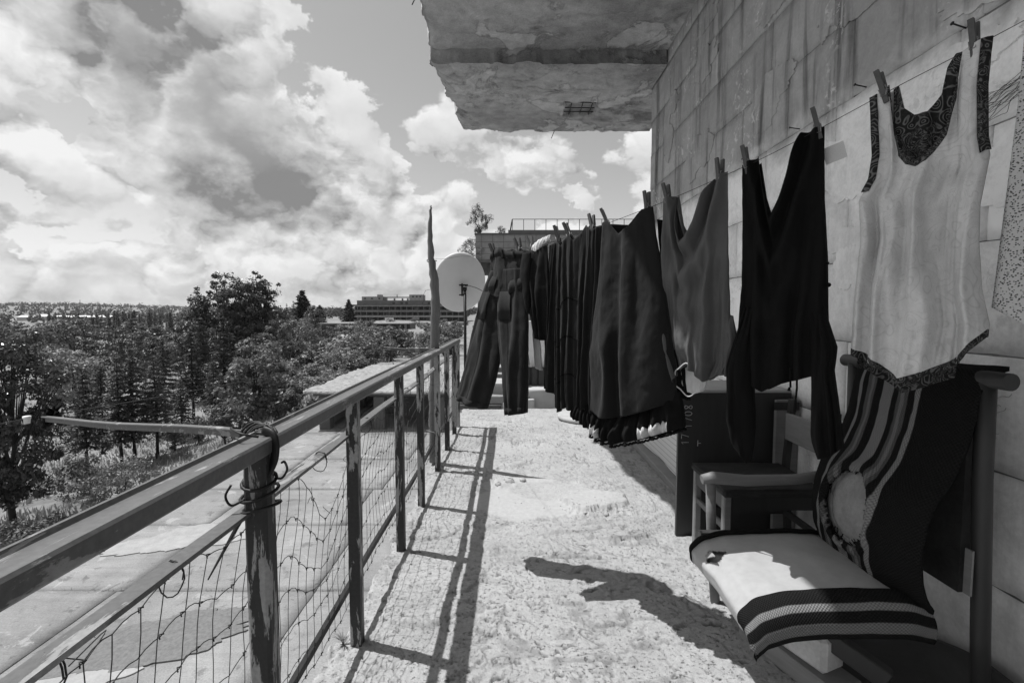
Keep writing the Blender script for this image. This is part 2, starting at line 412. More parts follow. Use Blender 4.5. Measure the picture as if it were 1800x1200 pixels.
def mat_paisley(name, lo, hi, scale=7.0, line=.35, fine=24.0):
    """flowing printed pattern: warped rings and bands"""
    m, t, b = newmat(name); p = t.pos()
    w = t.noise(p, scale, 2, .5, 1.6); k = t.m('SINE', t.m('MULTIPLY', w, fine * 6.0))
    vo = t.vor(p, scale * 1.5, 'SMOOTH_F1'); rings = t.m('SINE', t.m('MULTIPLY', vo, fine * 3.2))
    big = t.step(t.noise(p, scale * .6, 3), .46, .54)
    pat = t.mix(big, t.step(t.m('ABSOLUTE', k), line - .15, line + .25), t.step(t.m('ABSOLUTE', rings), line - .15, line + .25))
    pat = t.m('MULTIPLY', pat, t.m('ADD', .75, t.m('MULTIPLY', t.noise(p, scale * 4, 4), .5)), clamp=True)
    f = t.noise(p, 700, 2)
    c = t.m('MULTIPLY', t.m('MULTIPLY', t.mix(pat, lo, hi), t.m('ADD', .8, t.m('MULTIPLY', f, .4))), t.m('ADD', .68, t.m('MULTIPLY', t.noise(p, 17, 7, .65), .64)))
    b.inputs['Specular IOR Level'].default_value = .15
    finish(t, b, c, .9, f, .12, .0006)
    return m
def mat_dots(name):
    m, t, b = newmat(name); p = t.scale(t.pos(), (1, 1, 1.25))
    vo = t.vor(p, 175); k = t.step(vo, .30, .42)
    finish(t, b, t.mix(k, .05, .50), .9, None); return m

M = {}
M['floor'] = mat_floor(); M['block'] = mat_block(); M['soffit'] = mat_soffit()
M['mortar'] = gmat('mortar', .24, .95, 3.5, .95, 120, .5)
def mat_deck():
    m, t, b = newmat('deck_concrete'); p = t.pos()
    n1 = t.noise(p, .55, 9, .66, .4); ln = t.noise(t.scale(p, (.7, 16, 1)), 1.0, 5, .6); n3 = t.noise(p, 40, 6, .7); n4 = t.noise(p, 3.4, 8, .66, .5)
    c = t.m('MULTIPLY', t.m('ADD', .04, t.m('MULTIPLY', n1, .36)), t.m('ADD', .78, t.m('MULTIPLY', ln, .44)))
    c = t.m('MULTIPLY', c, t.m('ADD', .45, t.m('MULTIPLY', n3, 1.1)))
    st = t.step(n4, .56, .66); c = t.m('MULTIPLY', c, t.m('SUBTRACT', 1.0, t.m('MULTIPLY', st, .4)))
    pale = t.step(t.noise(p, 1.4, 8, .7, .8), .60, .64); c = t.mix(t.m('MULTIPLY', pale, .6), c, .36)
    finish(t, b, c, .95, t.m('ADD', n3, ln), .6, .012); return m
M['deck'] = mat_deck()
M['deck_light'] = gmat('deck_lime_patch', .30, .3, 5, .92, 60, .4)
M['deck_dark'] = gmat('deck_bitumen_patch', .15, .5, 22, .95, 90, .6)
M['crack'] = gmat('seam_dirt', .05, .4, 8, 1.0)
M['rubble'] = gmat('rubble_concrete', .27, .75, 4.2, .95, 14, 1.0, .05)
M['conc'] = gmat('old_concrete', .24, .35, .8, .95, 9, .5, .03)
M['conc_dark'] = gmat('dark_concrete', .11, .5, .35, .95, 6, .5, .03)  # darker, blotchier tone of the old concrete
M['concL'] = gmat('pale_concrete', .36, .3, 2.5, .92, 30, .4)
M['room_shade'] = gmat('unlit_room_shade', .04, .3, .5, .95)  # base colour carries the shade of unlit rooms
M['rail'] = peel('painted_rail', .11, .26, .57, 26, (1, .16, 1), .45)
M['post'] = peel('peeling_post', .035, .30, .505, 30, (1, 1, .16), .6)
M['iron'] = gmat('black_iron', .014, .5, 30, .5, 120, .4, .002)
M['wire'] = gmat('wire', .03, .3, 60, .5)
M['wirel'] = gmat('galvanised_wire', .25, .3, 60, .45)
M['pole'] = wood('weathered_pole', .15, .9, .85, (45, 45, 2.2))
M['woodd'] = wood('dark_varnished_wood', .035, .5, .45, (24, 24, 3), spec=.4)
M['woodm'] = wood('worn_brown_wood', .19, .5, .55, (3, 30, 30))
M['woodl'] = wood('pale_board', .22, .5, .7, (4, 5, 34))
M['woodp'] = wood('peg_wood', .085, .5, .7, (60, 60, 60), 'O')
M['white'] = gmat('white_paint', .72, .12, 4, .6, 80, .1)
M['dish'] = gmat('dish_paint', .60, .06, 3, .5, 60, .04)
M['plaster'] = gmat('pale_plaster', .38, .3, 2, .9, 50, .3)
M['brick'] = gmat('white_block', .52, .35, 14, .95, 90, .7, .004)
M['mattress'] = gmat('ticking', .55, .1, 12, .95, 300, .1)
M['vinyl'] = gmat('pale_vinyl', .36, .22, 7, .42, 40, .08, .004)
M['foam'] = gmat('foam', .26, .45, 11, .95, 120, .5, .006)
M['seatfab'] = gmat('worn_seat_fabric', .032, .7, 9, .8, 200, .4)
M['lino'] = wood('shade_dark_linoleum', .05, .5, .55, (3, 14, 30))
M['chalk'] = gmat('chalk', .62, .3, 200, .95)
M['ground'] = gmat('grassland', .19, .8, .22, 1.0, 3.0, .8, .15)
M['grass'] = mat_leaf('grass_blades', .24, .6, .2)
M['track'] = gmat('dirt_track', .25, .3, .3, 1.0)
M['bark'] = gmat('bark', .030, .5, 3, .95, 20, .6, .02, 'O')
M['leaf'] = mat_leaf('broad_leaves', .095, .42, .3)
M['leafg'] = mat_leaf('glossy_leaves', .055, .26, .1)
M['leaf2'] = mat_leaf('shrub_leaves', .14, .5, .5)
M['needle'] = mat_leaf('needles', .085, .55, .3)
M['cedar'] = mat_leaf('dark_needles', .018, .6, .2)
M['farwood'] = mat_leaf('far_leaves', .05, .7, .2)
M['black'] = mat_cloth('black_cotton', .006)
M['black2'] = mat_cloth('black_viscose', .010, sheen=.03)
M['denim'] = mat_cloth('dark_denim', .018, sheen=.06, var=.6)
M['char'] = mat_cloth('charcoal_skirt', .017, sheen=.05)
M['lace'] = mat_cloth('black_lace', .008)
M['greycl'] = mat_cloth('grey_jersey', .12, sheen=.05, var=.22, trans=.12)
M['whitecl'] = mat_cloth('white_cotton', .68, trans=.2)
M['tank'] = mat_paisley('pale_paisley', .50, .585, 12.0, .2, 7.0)
M['trim'] = mat_paisley('dark_paisley', .13, .018, 24.0, .40, 6.0)
M['dots'] = mat_dots('dotted_cloth')

# ================================================================== LARGE STRUCTURE
def gz(x, y):
    x = np.asarray(x, float); y = np.asarray(y, float)
    r = sstep(-.62, -.22, x / (np.abs(y) + 10.0)) * sstep(8, 45, y)
    far = sstep(420, 1700, y)
    z = -13.5 + 8.0 * r + far * (11.5 - 8 * r) + 1.1 * fbm(x / 38, y / 38, 3, 5) + .25 * fbm(x / 7, y / 7, 2, 9)
    ridge = 17 * sstep(650, 1300, y) * np.exp(-((x / (np.abs(y) + 10.0) + 1.0) / .34) ** 2)
    return z + far * 5 * fbm(x / 420, y / 420, 3, 11) + ridge
def ground():
    ys = np.concatenate([np.linspace(-60, 25, 12), 25 + np.cumsum(np.geomspace(1.2, 160, 115))])
    ts = np.linspace(-1.7, 1.4, 190)
    Y, T = np.meshgrid(ys, ts, indexing='ij'); X = T * (np.abs(Y) + 45)
    Z = gz(X, Y)
    me = np_mesh('ground', np.stack([X, Y, Z], -1), grid_faces(len(ys), len(ts), True), True)
    tag(obj('ground', me, M['ground']), kind='structure')
ground()

# the lower deck: cast panels with open joints between them
DZ = -3.5
dk = MB().box(-9.7, 1.6, -8, 33, DZ - .45, DZ - .03).build('deck', M['crack']); tag(dk, kind='structure')
rng = random.Random(3)
yj = [-8, -4.2, -.6, 2.4, 5.2, 8.0, 10.55, 12.7, 15.3, 18.6, 22.0, 27.0, 33.0]
for i in range(len(yj) - 1):
    xj = [-9.66, -6.9 + rng.uniform(-.3, .3), -3.6 + rng.uniform(-.3, .3), -.6 + rng.uniform(-.1, .1), 1.6]
    for j in range(4):
        g = .012
        nx, ny = 14, 14
        a = np.linspace(xj[j] + g, xj[j + 1] - g, nx); b = np.linspace(yj[i] + g, yj[i + 1] - g, ny)
        X, Y = np.meshgrid(a, b, indexing='ij')
        ed = np.zeros_like(X); ed[0] = ed[-1] = 1; ed[:, 0] = ed[:, -1] = 1
        jx = .012 * fbm(X * 6, Y * 6, 2, 21) * ed
        Z = DZ + .006 * fbm(X * .8, Y * .8, 3, 4) + rng.uniform(-.004, .004)
        V = np.stack([X + jx, Y + jx, Z], -1).reshape(-1, 3); F = grid_faces(nx, ny)
        rim = [k * ny for k in range(nx)] + [(nx - 1) * ny + k for k in range(1, ny)] + [k * ny + ny - 1 for k in range(nx - 2, -1, -1)] + [k for k in range(ny - 2, 0, -1)]
        n0 = len(V); lo = V[rim].copy(); lo[:, 2] -= .03; V = np.concatenate([V, lo])
        q = len(rim); S = np.array([[rim[k], n0 + k, n0 + (k + 1) % q, rim[(k + 1) % q]] for k in range(q)])
        obj('deck_panel', np_mesh('deck_panel', V, np.concatenate([F, S])), M['deck'], dk)
def patch(name, cx, cy, rx, ry, rot, mat, seed, z=.012, th=.01, parent=None, n=150, rag=.35):
    a = np.linspace(0, 2 * math.pi, n, endpoint=False)
    r = 1 + rag * fbm(np.cos(a) * 1.9 + seed, np.sin(a) * 1.9, 6, seed, .68)
    x = rx * r * np.cos(a); y = ry * r * np.sin(a); c, s = math.cos(rot), math.sin(rot)
    X = cx + x * c - y * s; Y = cy + x * s + y * c
    m = MB(); m.v = [(X[i], Y[i], z) for i in range(n)] + [(X[i] * 1.0, Y[i], z - th) for i in range(n)] + [(cx, cy, z)]
    m.f = [(i, (i + 1) % n, 2 * n) for i in range(n)] + [(n + i, n + (i + 1) % n, (i + 1) % n, i) for i in range(n)]
    m.sm = [False] * len(m.f)
    return m.build(name, mat, parent)
patch('lime_patch', -6.75, 9.9, 1.5, .5, .35, M['deck_light'], 3, DZ + .016, .02, dk, rag=.6)
patch('lime_patch', -5.9, 6.0, .9, .55, .5, M['deck_light'], 8, DZ + .016, .02, dk, rag=.5)
patch('bitumen_patch', -5.15, 6.75, 1.25, .55, .45, M['deck_dark'], 12, DZ + .02, .02, dk, rag=.5)
patch('lime_patch', -4.6, 5.0, 1.0, .3, .2, M['deck_light'], 15, DZ + .015, .02, dk, rag=.7)
MB().box(-9.74, -9.6, -8, 33, DZ - .3, DZ + .045).build('deck_kerb', M['concL'], dk)

# the terrace we stand on: rough, broken screed with smooth repairs
def terrace():
    nx = 500; yy = [1.32]
    while yy[-1] < 6.34: yy.append(yy[-1] + min(.03, max(.0038, yy[-1] ** 2 * .0017)))
    yy[-1] = 6.34; yy = np.concatenate([np.linspace(-2.5, 1.30, 50), yy]); ny = len(yy)
    left = -.69 + .05 * fbm(yy * 1.6, 0 * yy, 3, 31) + .03 * fbm(yy * 9, 0 * yy, 3, 33) + .10 * sstep(3.2, 4.2, yy) * 0.25
    left = left - .06 * sstep(2.0, 1.2, yy)
    u = np.linspace(0, 1, nx) ** 1.0
    X = left[:, None] + (1.66 - left)[:, None] * u[None]; Y = np.repeat(yy[:, None], nx, 1)
    far = 6.30 + .035 * fbm(X[-1] * 4, 0 * X[-1], 3, 36)
    Y = Y + (sstep(5.9, 6.34, Y) * (far[None] - 6.34))
    h = .008 * fbm(X * 2.1, Y * 1.7, 4, 41) + .0035 * fbm(X * 14, Y * 14, 5, 42, .72)
    wx = X + .05 * fbm(X * 5, Y * 5, 2, 51); wy = Y + .05 * fbm(X * 5, Y * 5, 2, 52)
    recess_dark = np.zeros_like(h); rm = .30 + .70 * sstep(-.18, .30, fbm(X * 1.3, Y * 1.6, 4, 53)); h *= .55 + .45 * rm
    for (f, a, sd, th) in ((2.6, .009, 43, .05), (6.5, .005, 44, .16), (15, .0030, 45, .2), (44, .0026, 46, .25)):      # chipped layers, each a small cliff
        q = fbm(wx * f, wy * f * 1.35, 4, sd, .58); h += a * (1 if f < 5 else rm) * sstep(th - .02, th + .02, q); recess_dark = np.maximum(recess_dark, np.exp(-((q - th + .03) / .035) ** 2) * (.0 if f > 10 else .55))
    pit = fbm(X * 30, Y * 34, 3, 47, .7); pk = sstep(.34, .56, pit); h -= .007 * pk; recess_dark = np.maximum(recess_dark, pk)
    for sd, f in ((54, 3.1), (55, 4.6)):        # hairline cracks
        q = np.abs(fbm(wx * f, wy * f * 1.4, 3, sd, .5)); ck = np.exp(-(q / .011) ** 2) * sstep(.08, .2, fbm(X * 1.7, Y * 1.7, 2, sd + 5)); h -= .006 * ck; recess_dark = np.maximum(recess_dark, ck)
    recess_dark *= .35 + .65 * sstep(-.25, .35, fbm(X * 1.9, Y * 1.9, 3, 48))
    sm = np.zeros_like(h)
    def ell(cx, cy, rx, ry, sd, rag=.25):
        a = np.arctan2((Y - cy) / ry, (X - cx) / rx)
        return np.hypot((X - cx) / rx, (Y - cy) / ry) / (1 + rag * fbm(np.cos(a) * 2.2 + sd, np.sin(a) * 2.2 + sd, 4, sd))
    d = ell(.22, 3.30, .44, .40, 61); k = sstep(1.06, .93, d); h = h * (1 - k) + k * (.004 + .002 * fbm(X * 5, Y * 5, 2, 62)); sm = np.maximum(sm, k)
    k2 = sstep(1.05, .9, ell(.30, 3.42, .30, .20, 63)); h -= .006 * k2                        # shallow dried pool inside it
    sm = np.maximum(sm * (1 - .55 * k2), 0)
    d = ell(.555, 3.20, .205, .15, 64, .35); k = sstep(1.04, .96, d); h = h * (1 - .6 * k) + .036 * k; sm = np.maximum(sm, .6 * k)
    k = sstep(1.5, 1.1, ell(.56, 3.02, .2, .1, 65, .5)) * (1 - sstep(1.04, .96, d)); h += k * .018 * fbm(X * 34, Y * 34, 3, 66, .7)
    d = ell(.63, 2.72, .15, .075, 67, .5); k = sstep(1.04, .95, d); h = h * (1 - .6 * k) + .022 * k
    d = ell(.14, 4.72, .135, .20, 68, .12); h -= .016 * np.exp(-((d - 1) / .09) ** 2)
    d = ell(-.1, 3.55, .15, .10, 69, .6); h += .03 * sstep(1.1, .6, d) * (.6 + .7 * fbm(X * 16, Y * 16, 3, 70))
    h += .02 * np.exp(-((X - left[:, None]) / .05) ** 2) * fbm(X * 13, Y * 13, 3, 71)          # crumbling lip
    # two open cracks
    for (x0, a, b, sd) in ((-.15, .05, .9, 81), (.7, -.08, .5, 82)):
        cy = 3.9 if sd == 81 else 2.5
        w = np.abs(Y - (cy + .06 * fbm(X * 5, 0 * X, 3, sd) + a * X)); h -= .014 * np.exp(-(w / .008) ** 2) * sstep(.1, .3, vn(X * 5, 0 * X, sd))
    h[Y < 1.0] *= .6
    V = np.stack([X, Y, h], -1).reshape(-1, 3); F = grid_faces(ny, nx, True)
    rim = [i * nx for i in range(ny)] + [(ny - 1) * nx + j for j in range(1, nx)]
    n0 = len(V); lo = V[rim].copy(); lo[:, 2] = -.2; lo[:, 0] += .02 * fbm(lo[:, 1] * 7, lo[:, 0], 3, 83); V = np.concatenate([V, lo])
    q = len(rim); S = np.array([[rim[k], rim[k + 1], n0 + k + 1, n0 + k] for k in range(q - 1)])
    me = np_mesh('terrace_floor', V, np.concatenate([F, S]), True)
    a2 = me.attributes.new('recess_dark', 'FLOAT', 'POINT'); a2.data.foreach_set('value', np.concatenate([recess_dark.ravel() * (1 - sm.ravel()), np.zeros(q)]).astype(np.float32))
    at = me.attributes.new('smooth', 'FLOAT', 'POINT'); at.data.foreach_set('value', np.concatenate([sm.ravel(), np.zeros(q)]).astype(np.float32))
    o = obj('terrace_floor', me, M['floor']); tag(o, kind='structure')
    return h, X, Y
HF, XF, YF = terrace()
tag(MB().box(-.45, 1.66, -2.5, 6.2, -3.45, -.21).build('lower_storey_wall', M['conc']), kind='structure')

# the block wall on the right
WX = 1.61
wall = thing('block_wall', 'pale concrete block wall with water stains along the right side of the terrace', 'wall', (WX, 2.5, 0))
MB().box(WX + .012, WX + .30, -2.5, 5.735, -.05, 4.2).build('mortar_core', M['mortar'], wall)
def block_mesh(L, H, seed):
    """one block face with worn arrises: front at x=0, running along y"""
    r = random.Random(seed); n = 7
    ys = np.linspace(0, L, 12); zs = np.linspace(0, H, 8)
    Yg, Zg = np.meshgrid(ys, zs, indexing='ij')
    Xg = .0015 * fbm(Yg * 9 + seed, Zg * 9, 3, seed)
    e = np.minimum(np.minimum(Yg, L - Yg), np.minimum(Zg, H - Zg))
    j = .004 * fbm(Yg * 30 + seed, Zg * 30, 2, seed + 1) * (e < 1e-6)
    V = np.stack([Xg + .004 * (e < 1e-6), Yg + j, Zg + j], -1).reshape(-1, 3); F = grid_faces(12, 8)
    rim = [k * 8 for k in range(12)] + [11 * 8 + k for k in range(1, 8)] + [k * 8 + 7 for k in range(10, -1, -1)] + [k for k in range(6, 0, -1)]
    n0 = len(V); lo = V[rim].copy(); lo[:, 0] += .03; V = np.concatenate([V, lo]); q = len(rim)
    S = np.array([[rim[k], n0 + k, n0 + (k + 1) % q, rim[(k + 1) % q]] for k in range(q)])
    return np_mesh('block', V, np.concatenate([F, S]))
CH = .3855; LB = .6
bcache = {}
rng = random.Random(11)
for c in range(11):
    z = -.008 + c * CH; y = 5.74; st = 2.3 if c % 2 == 0 else 2.5
    first = (5.74 - st) % LB
    ends = [5.74]; y = 5.74 - first
    while y > -.5: ends.append(y); y -= LB + rng.uniform(-.09, .09)
    for k in range(len(ends) - 1):
        L = ends[k] - ends[k + 1]
        if L < .05: continue
        key = (round(L, 2), (c + k) % 3)
        if key not in bcache: bcache[key] = block_mesh(L - .007, CH - .007, len(bcache) + 5)
        o = obj('block', bcache[key], None, wall); 
        if not bcache[key].materials: bcache[key].materials.append(M['block'])
        o.location = (rng.uniform(-.003, .003), ends[k + 1] + .0035 - 2.5, z + .0035)

def smear(y, z, ry_, rz_, seed):      # render smeared over the joints
    n = 90; a = np.linspace(0, 2 * math.pi, n, endpoint=False); r = 1 + .55 * fbm(np.cos(a) * 1.7 + seed, np.sin(a) * 1.7, 6, seed, .66)
    Yp = y + ry_ * r * np.cos(a); Zp = z + rz_ * r * np.sin(a)
    m = MB(); m.v = [(WX - .0055, Yp[i], Zp[i]) for i in range(n)] + [(WX + .006, Yp[i], Zp[i]) for i in range(n)] + [(WX - .0065, y, z)]
    m.f = [(i, 2 * n, (i + 1) % n) for i in range(n)] + [(i, (i + 1) % n, n + (i + 1) % n, n + i) for i in range(n)]; m.sm = [False] * len(m.f)
    m.build('render_smear', M['block'], wall)
rg_ = np.random.default_rng(31)
for i in range(34): smear(rg_.uniform(1.4, 5.5), rg_.uniform(.3, 3.7), rg_.uniform(.07, .30), rg_.uniform(.05, .20), i + 3)
# the broken concrete slab overhead
def slab():
    root = thing('overhanging_slab', 'broken concrete balcony slab overhead with peeling flaking underside', 'concrete slab', (.4, 5.0, 3.84))
    def edge(y): return np.interp(y, [-3, 1.0, 2.1, 3.3, 3.9, 4.4, 4.9, 5.2, 5.7, 6.3, 7.13], [-.72, -.62, -.58, -.59, -.70, -.82, -.80, -.86, -.80, -.74, -.70])
    def piece(name, y0, y1, z, ny, nx, farjag):
        yy = np.linspace(y0, y1, ny); L = edge(yy) + .055 * fbm(yy * 3.0, 0 * yy, 5, 91, .68)
        u = np.linspace(0, 1, nx); xr = 1.605 if not farjag else None
        if farjag: XR = np.where(yy < 5.75, 1.605, 1.95)
        else: XR = np.full(ny, 1.605)
        X = L[:, None] + (XR - L)[:, None] * u[None]; Y = np.repeat(yy[:, None], nx, 1)
        if farjag: Y = Y + sstep(y1 - .35, y1, Y) * (.07 * fbm(X * 3, 0 * X, 5, 92, .65))
        wx = X + .12 * fbm(X * 3, Y * 3, 3, 193); wy = Y + .12 * fbm(X * 3, Y * 3, 3, 194)
        sc1 = fbm(wx * 1.3, wy * 1.9, 5, 195, .55); sc2 = fbm(wx * 2.7, wy * 3.3, 5, 196, .58)
        Z = z + .020 * sstep(.10, .15, sc1) + .014 * sstep(.20, .25, sc1) + .010 * sstep(.18, .23, sc2) + .006 * fbm(X * 9, Y * 9, 4, 93, .6) - .0 * sstep(.05, .25, fbm(X * 1.6, Y * 1.6, 5, 94, .6)) * sstep(.5, .0, np.abs(fbm(X * 6, Y * 6, 3, 97)))
        e = np.exp(-((X - L[:, None]) / .05) ** 2)
        if farjag: e = np.maximum(e, np.exp(-((y1 - Y) / .05) ** 2))
        Z = Z + e * (.035 + .03 * fbm(X * 9, Y * 9, 3, 95))
        if farjag:
            hx, hy = (X - .86) / .21, (Y - 6.32) / .23
            q = np.maximum(np.abs(hx), np.abs(hy)) + .22 * fbm(X * 9, Y * 9, 3, 96); Z = Z + .075 * sstep(1.0, .88, q)
        V = np.stack([X, Y, Z], -1).reshape(-1, 3); T = V.copy(); T[:, 2] = 4.16 + .01 * fbm(V[:, 0] * 3, V[:, 1] * 3, 2, 98)
        F = grid_faces(ny, nx); n = len(V)
        rim = [i * nx for i in range(ny)] + [(ny - 1) * nx + j for j in range(1, nx)] + [i * nx + nx - 1 for i in range(ny - 2, -1, -1)] + [j for j in range(nx - 2, 0, -1)]
        q = len(rim); mid = (V[rim] * .5 + T[rim] * .5); mid[:, :2] += .02 * np.stack([fbm(mid[:, 1] * 11, mid[:, 0] * 11, 3, 99), fbm(mid[:, 0] * 11, mid[:, 1] * 11, 3, 100)], -1)
        A = np.concatenate([V, T, mid]); n2 = 2 * n
        S = [[rim[k], rim[(k + 1) % q], n2 + (k + 1) % q, n2 + k] for k in range(q)] + [[n2 + k, n2 + (k + 1) % q, n + rim[(k + 1) % q], n + rim[k]] for k in range(q)]
        obj(name, np_mesh(name, A, np.concatenate([F, F[:, ::-1] + n, np.array(S)]), True), M['soffit'], root)
    piece('slab_panel', -2.5, 5.16, 3.972, 330, 120, False)
    piece('slab_panel', 5.168, 7.13, 3.832, 190, 200, True)
    for x in (.74, .88, 1.0): MB().tube([(x, 6.05, 3.868), (x + .01, 6.6, 3.872)], .006, 6).build('rebar', M['iron'], root)
    for y in (6.2, 6.36, 6.48): MB().tube([(.62, y, 3.882), (1.1, y + .01, 3.88)], .006, 6).build('rebar', M['iron'], root)
    for pts in ([(-.80, 4.42, 4.05), (-.85, 4.40, 4.0), (-.87, 4.39, 3.95)], [(.62, 7.12, 3.88), (.60, 7.2, 3.86), (.575, 7.24, 3.80)], [(-.84, 5.3, 3.95), (-.87, 5.3, 3.9), (-.84, 5.31, 3.88)]):
        MB().tube(pts, .005, 5).build('rebar', M['iron'], root)
slab()

# ================================================================== RAILING
RX = -.603
rail = thing('metal_railing', 'long paint-flaked metal railing with wire netting along the open left edge', 'railing', (RX, 2.4, 0))
prof = [(-.036, .962), (.028, .962), (.030, .966), (.030, .994), (.026, .999), (-.026, .995), (-.030, 1.003), (-.036, 1.003)]
m = MB(); yseg = np.linspace(-1.2, 5.40, 24)
V = []; F = []; n = len(prof)
for i, y in enumerate(yseg):
    wob = .003 * math.sin(y * 2.1)
    for (px, pz) in prof: V.append((RX + px + wob, y, pz - .0035 * y + .003))
for i in range(len(yseg) - 1):
    for k in range(n): F.append((i * n + k, i * n + (k + 1) % n, (i + 1) * n + (k + 1) % n, (i + 1) * n + k))
F += [tuple(range(n)), tuple((len(yseg) - 1) * n + k for k in range(n))[::-1]]
m.add(V, F).build('top_rail', M['rail'], rail)
PY = [-.25, .45, 1.13, 1.81, 2.555, 3.15, 3.86, 4.44, 5.0, 5.34]
for i, y in enumerate(PY):
    w = .027 if i == 2 else .021
    m = MB(); top = .963 - .0035 * y
    # angle section: two flats of a rolled L, worn along the edges
    z0 = -.25 if i < 3 else -.03
    L = [(-w, -w), (w, -w), (w, w), (w - .012, w), (w - .014, -w + .014), (-w, -w + .012)] if i != 2 else [(-w, -w + .008), (-w + .008, -w), (w - .008, -w), (w, -w + .008), (w, w - .008), (w - .008, w), (-w + .008, w), (-w, w - .008)]
    m.prism(L, z0, top, 'z'); m.v = [(RX + .012 * (1 - max(0, z)) * 0 + a, y + b, z) for (a, b, z) in m.v]
    m.build('post', M['post'], rail)
def flat(name, x, z, w, h, y0, y1, mat):
    m = MB(); ys = np.linspace(y0, y1, 20); V = []; F = []
    for i, y in enumerate(ys):
        dz = .006 * math.sin(y * 3.3) ; dx = .004 * math.sin(y * 2.3 + 1)
        V += [(x - w + dx, y, z - h + dz), (x + w + dx, y, z - h + dz), (x + w + dx, y, z + h + dz), (x - w + dx, y, z + h + dz)]
    for i in range(19):
        for k in range(4): F.append((i * 4 + k, i * 4 + (k + 1) % 4, i * 4 + 4 + (k + 1) % 4, i * 4 + 4 + k))
    F += [(0, 1, 2, 3), (79, 78, 77, 76)]
    return m.add(V, F).build(name, mat, rail)
flat('middle_rail', RX - .024, .828, .018, .005, -1.2, 5.38, M['rail'])
flat('bottom_rail', RX - .048, .195, .008, .013, -1.2, 5.38, M['iron'])
MB().tube([(RX, 1.15, .36), (RX - .01, 1.35, .10), (RX - .02, 1.45, -.02)], .013, 6).build('brace', M['post'], rail)
# wire netting: slack square mesh hung between the two flats
def netting():
    rg = np.random.default_rng(5); m = MB(); x0 = RX - .028
    def top(y): return .79 - .20 * max(0, math.sin(y * 4.4 + .6)) ** 2 * (1 if y < 3 else .45) - .02 * math.sin(y * 13)
    def P(y, z):      # slack: bellied outwards, leaning along the rail
        k = min(1, max(0, (z - .15) / .6))
        return (x0 - .010 - .030 * math.sin(math.pi * k) * (.6 + .4 * math.sin(y * 3.1)), y + .16 * (z - .45) + .012 * math.sin(z * 15 + y * 7), z)
    def row(y, k): return .15 + (top(y) - .15) * k / 6 + .010 * math.sin(y * 6 + k * 2) + .006 * math.sin(y * 31 + k)
    ys = np.arange(-.5, 5.3, .060)
    for y in ys:
        j = rg.uniform(-.012, .012)
        m.tube([P(y + j * math.sin(k), row(y, k)) for k in np.linspace(0, 6, 13)], .0009, 4, False)
    for k in range(7):
        m.tube([P(y, row(y, k) + .006 * abs(math.sin(math.pi * (y + .5) / .060))) for y in np.arange(-.5, 5.3, .02)], .0011, 4, False)
    for y in ys:
        for k in range(7):
            if rg.random() < .8:
                p = Vector(P(y, row(y, k))); m.tube([p + Vector((.002, -.005, -.003)), p + Vector((-.003, 0, .003)), p + Vector((.002, .006, .001))], .0016, 4, True)
    for i in range(26):      # loose tangled ends
        y = rg.uniform(.3, 4.5); p = Vector(P(y, top(y))); m.tube(cr([p, p + Vector((rg.normal(0, .01), rg.normal(0, .02), .02)), p + Vector((rg.normal(0, .015), rg.normal(0, .03), rg.uniform(.0, .04)))], 4), .0010, 4, False)
    o = m.build('wire_netting', M['wire'], rail); o['kind'] = 'stuff'
netting()
def loop(cx, cy, cz, rx, rz, turns, rad, mat, par, seed=0, tilt=0.0, name='wire_tie'):
    r = random.Random(seed); pts = []
    for i in range(int(turns * 14) + 1):
        a = i / 14 * 2 * math.pi
        pts.append((cx + rx * math.cos(a) * (1 + .1 * r.uniform(-1, 1)), cy + rz * .5 * math.sin(a) * tilt + .004 * i / 14, cz + rz * math.sin(a) * (1 + .1 * r.uniform(-1, 1))))
    return MB().tube(pts, rad, 5).build(name, mat, par)
for i, y in enumerate((.62, .86, 1.55, 2.05, 2.3, 2.85, 3.5)):
    loop(RX - .026, y, .805, .024, .032, 1.4, .0014, M['wire'], rail, i, .4)

# ================================================================== outriggers and their line (left)
def outrigger(p, q, label, w, web):
    t = thing('clothesline_outrigger', label, 'metal bar', tuple(p), None)
    p, q = Vector(p), Vector(q); d = (q - p).normalized(); sd = Vector((-d.y, d.x, 0)).normalized(); sd = sd if sd.y < 0 else -sd
    m = MB(); n = 8; V = []; F = []
    for i in range(n):
        c = p.lerp(q, i / (n - 1)) + Vector((0, 0, .004 * math.sin(i * 1.1)))
        for (a_, z_) in ((w, 0), (w, .004), (-w * .3, .006), (-w * .3, -web), (-w * .3 + .004, -web), (-w * .3 + .004, 0)): V.append(tuple(c + sd * a_ + Vector((0, 0, z_))))
    for i in range(n - 1):
        for k in range(6): F.append((i * 6 + k, i * 6 + (k + 1) % 6, i * 6 + 6 + (k + 1) % 6, i * 6 + 6 + k))
    F += [(0, 1, 2, 3, 4, 5), tuple((n - 1) * 6 + k for k in range(6))[::-1]]
    m.add(V, F).build('angle_bar', M['rail'], t)
    return t
TIP = (-1.84, 1.88, .876)
og = outrigger((RX + .02, 1.16, 1.0), TIP, 'near iron outrigger bar bound with wire to the railing top', .011, .018)
_q = cr([(-.60, 1.15, 1.012), (-.572, 1.14, 1.0), (-.566, 1.135, .965), (-.572, 1.13, .93), (-.60, 1.12, .88), (-.64, 1.10, .80), (-.69, 1.06, .69)]); MB().tube(_q, list(np.interp(np.linspace(0, 1, len(_q)), [0, .3, .7, 1], [.012, .014, .010, .002])), 8, sq=.45).build('hook_strap', M['iron'], og)
for i in range(4): loop(RX - .01 - .012 * i, 1.165 + .01 * i, .985, .034, .030, 1.2, .0035, M['iron'], og, i + 3, 1.2, 'wire_wrap')
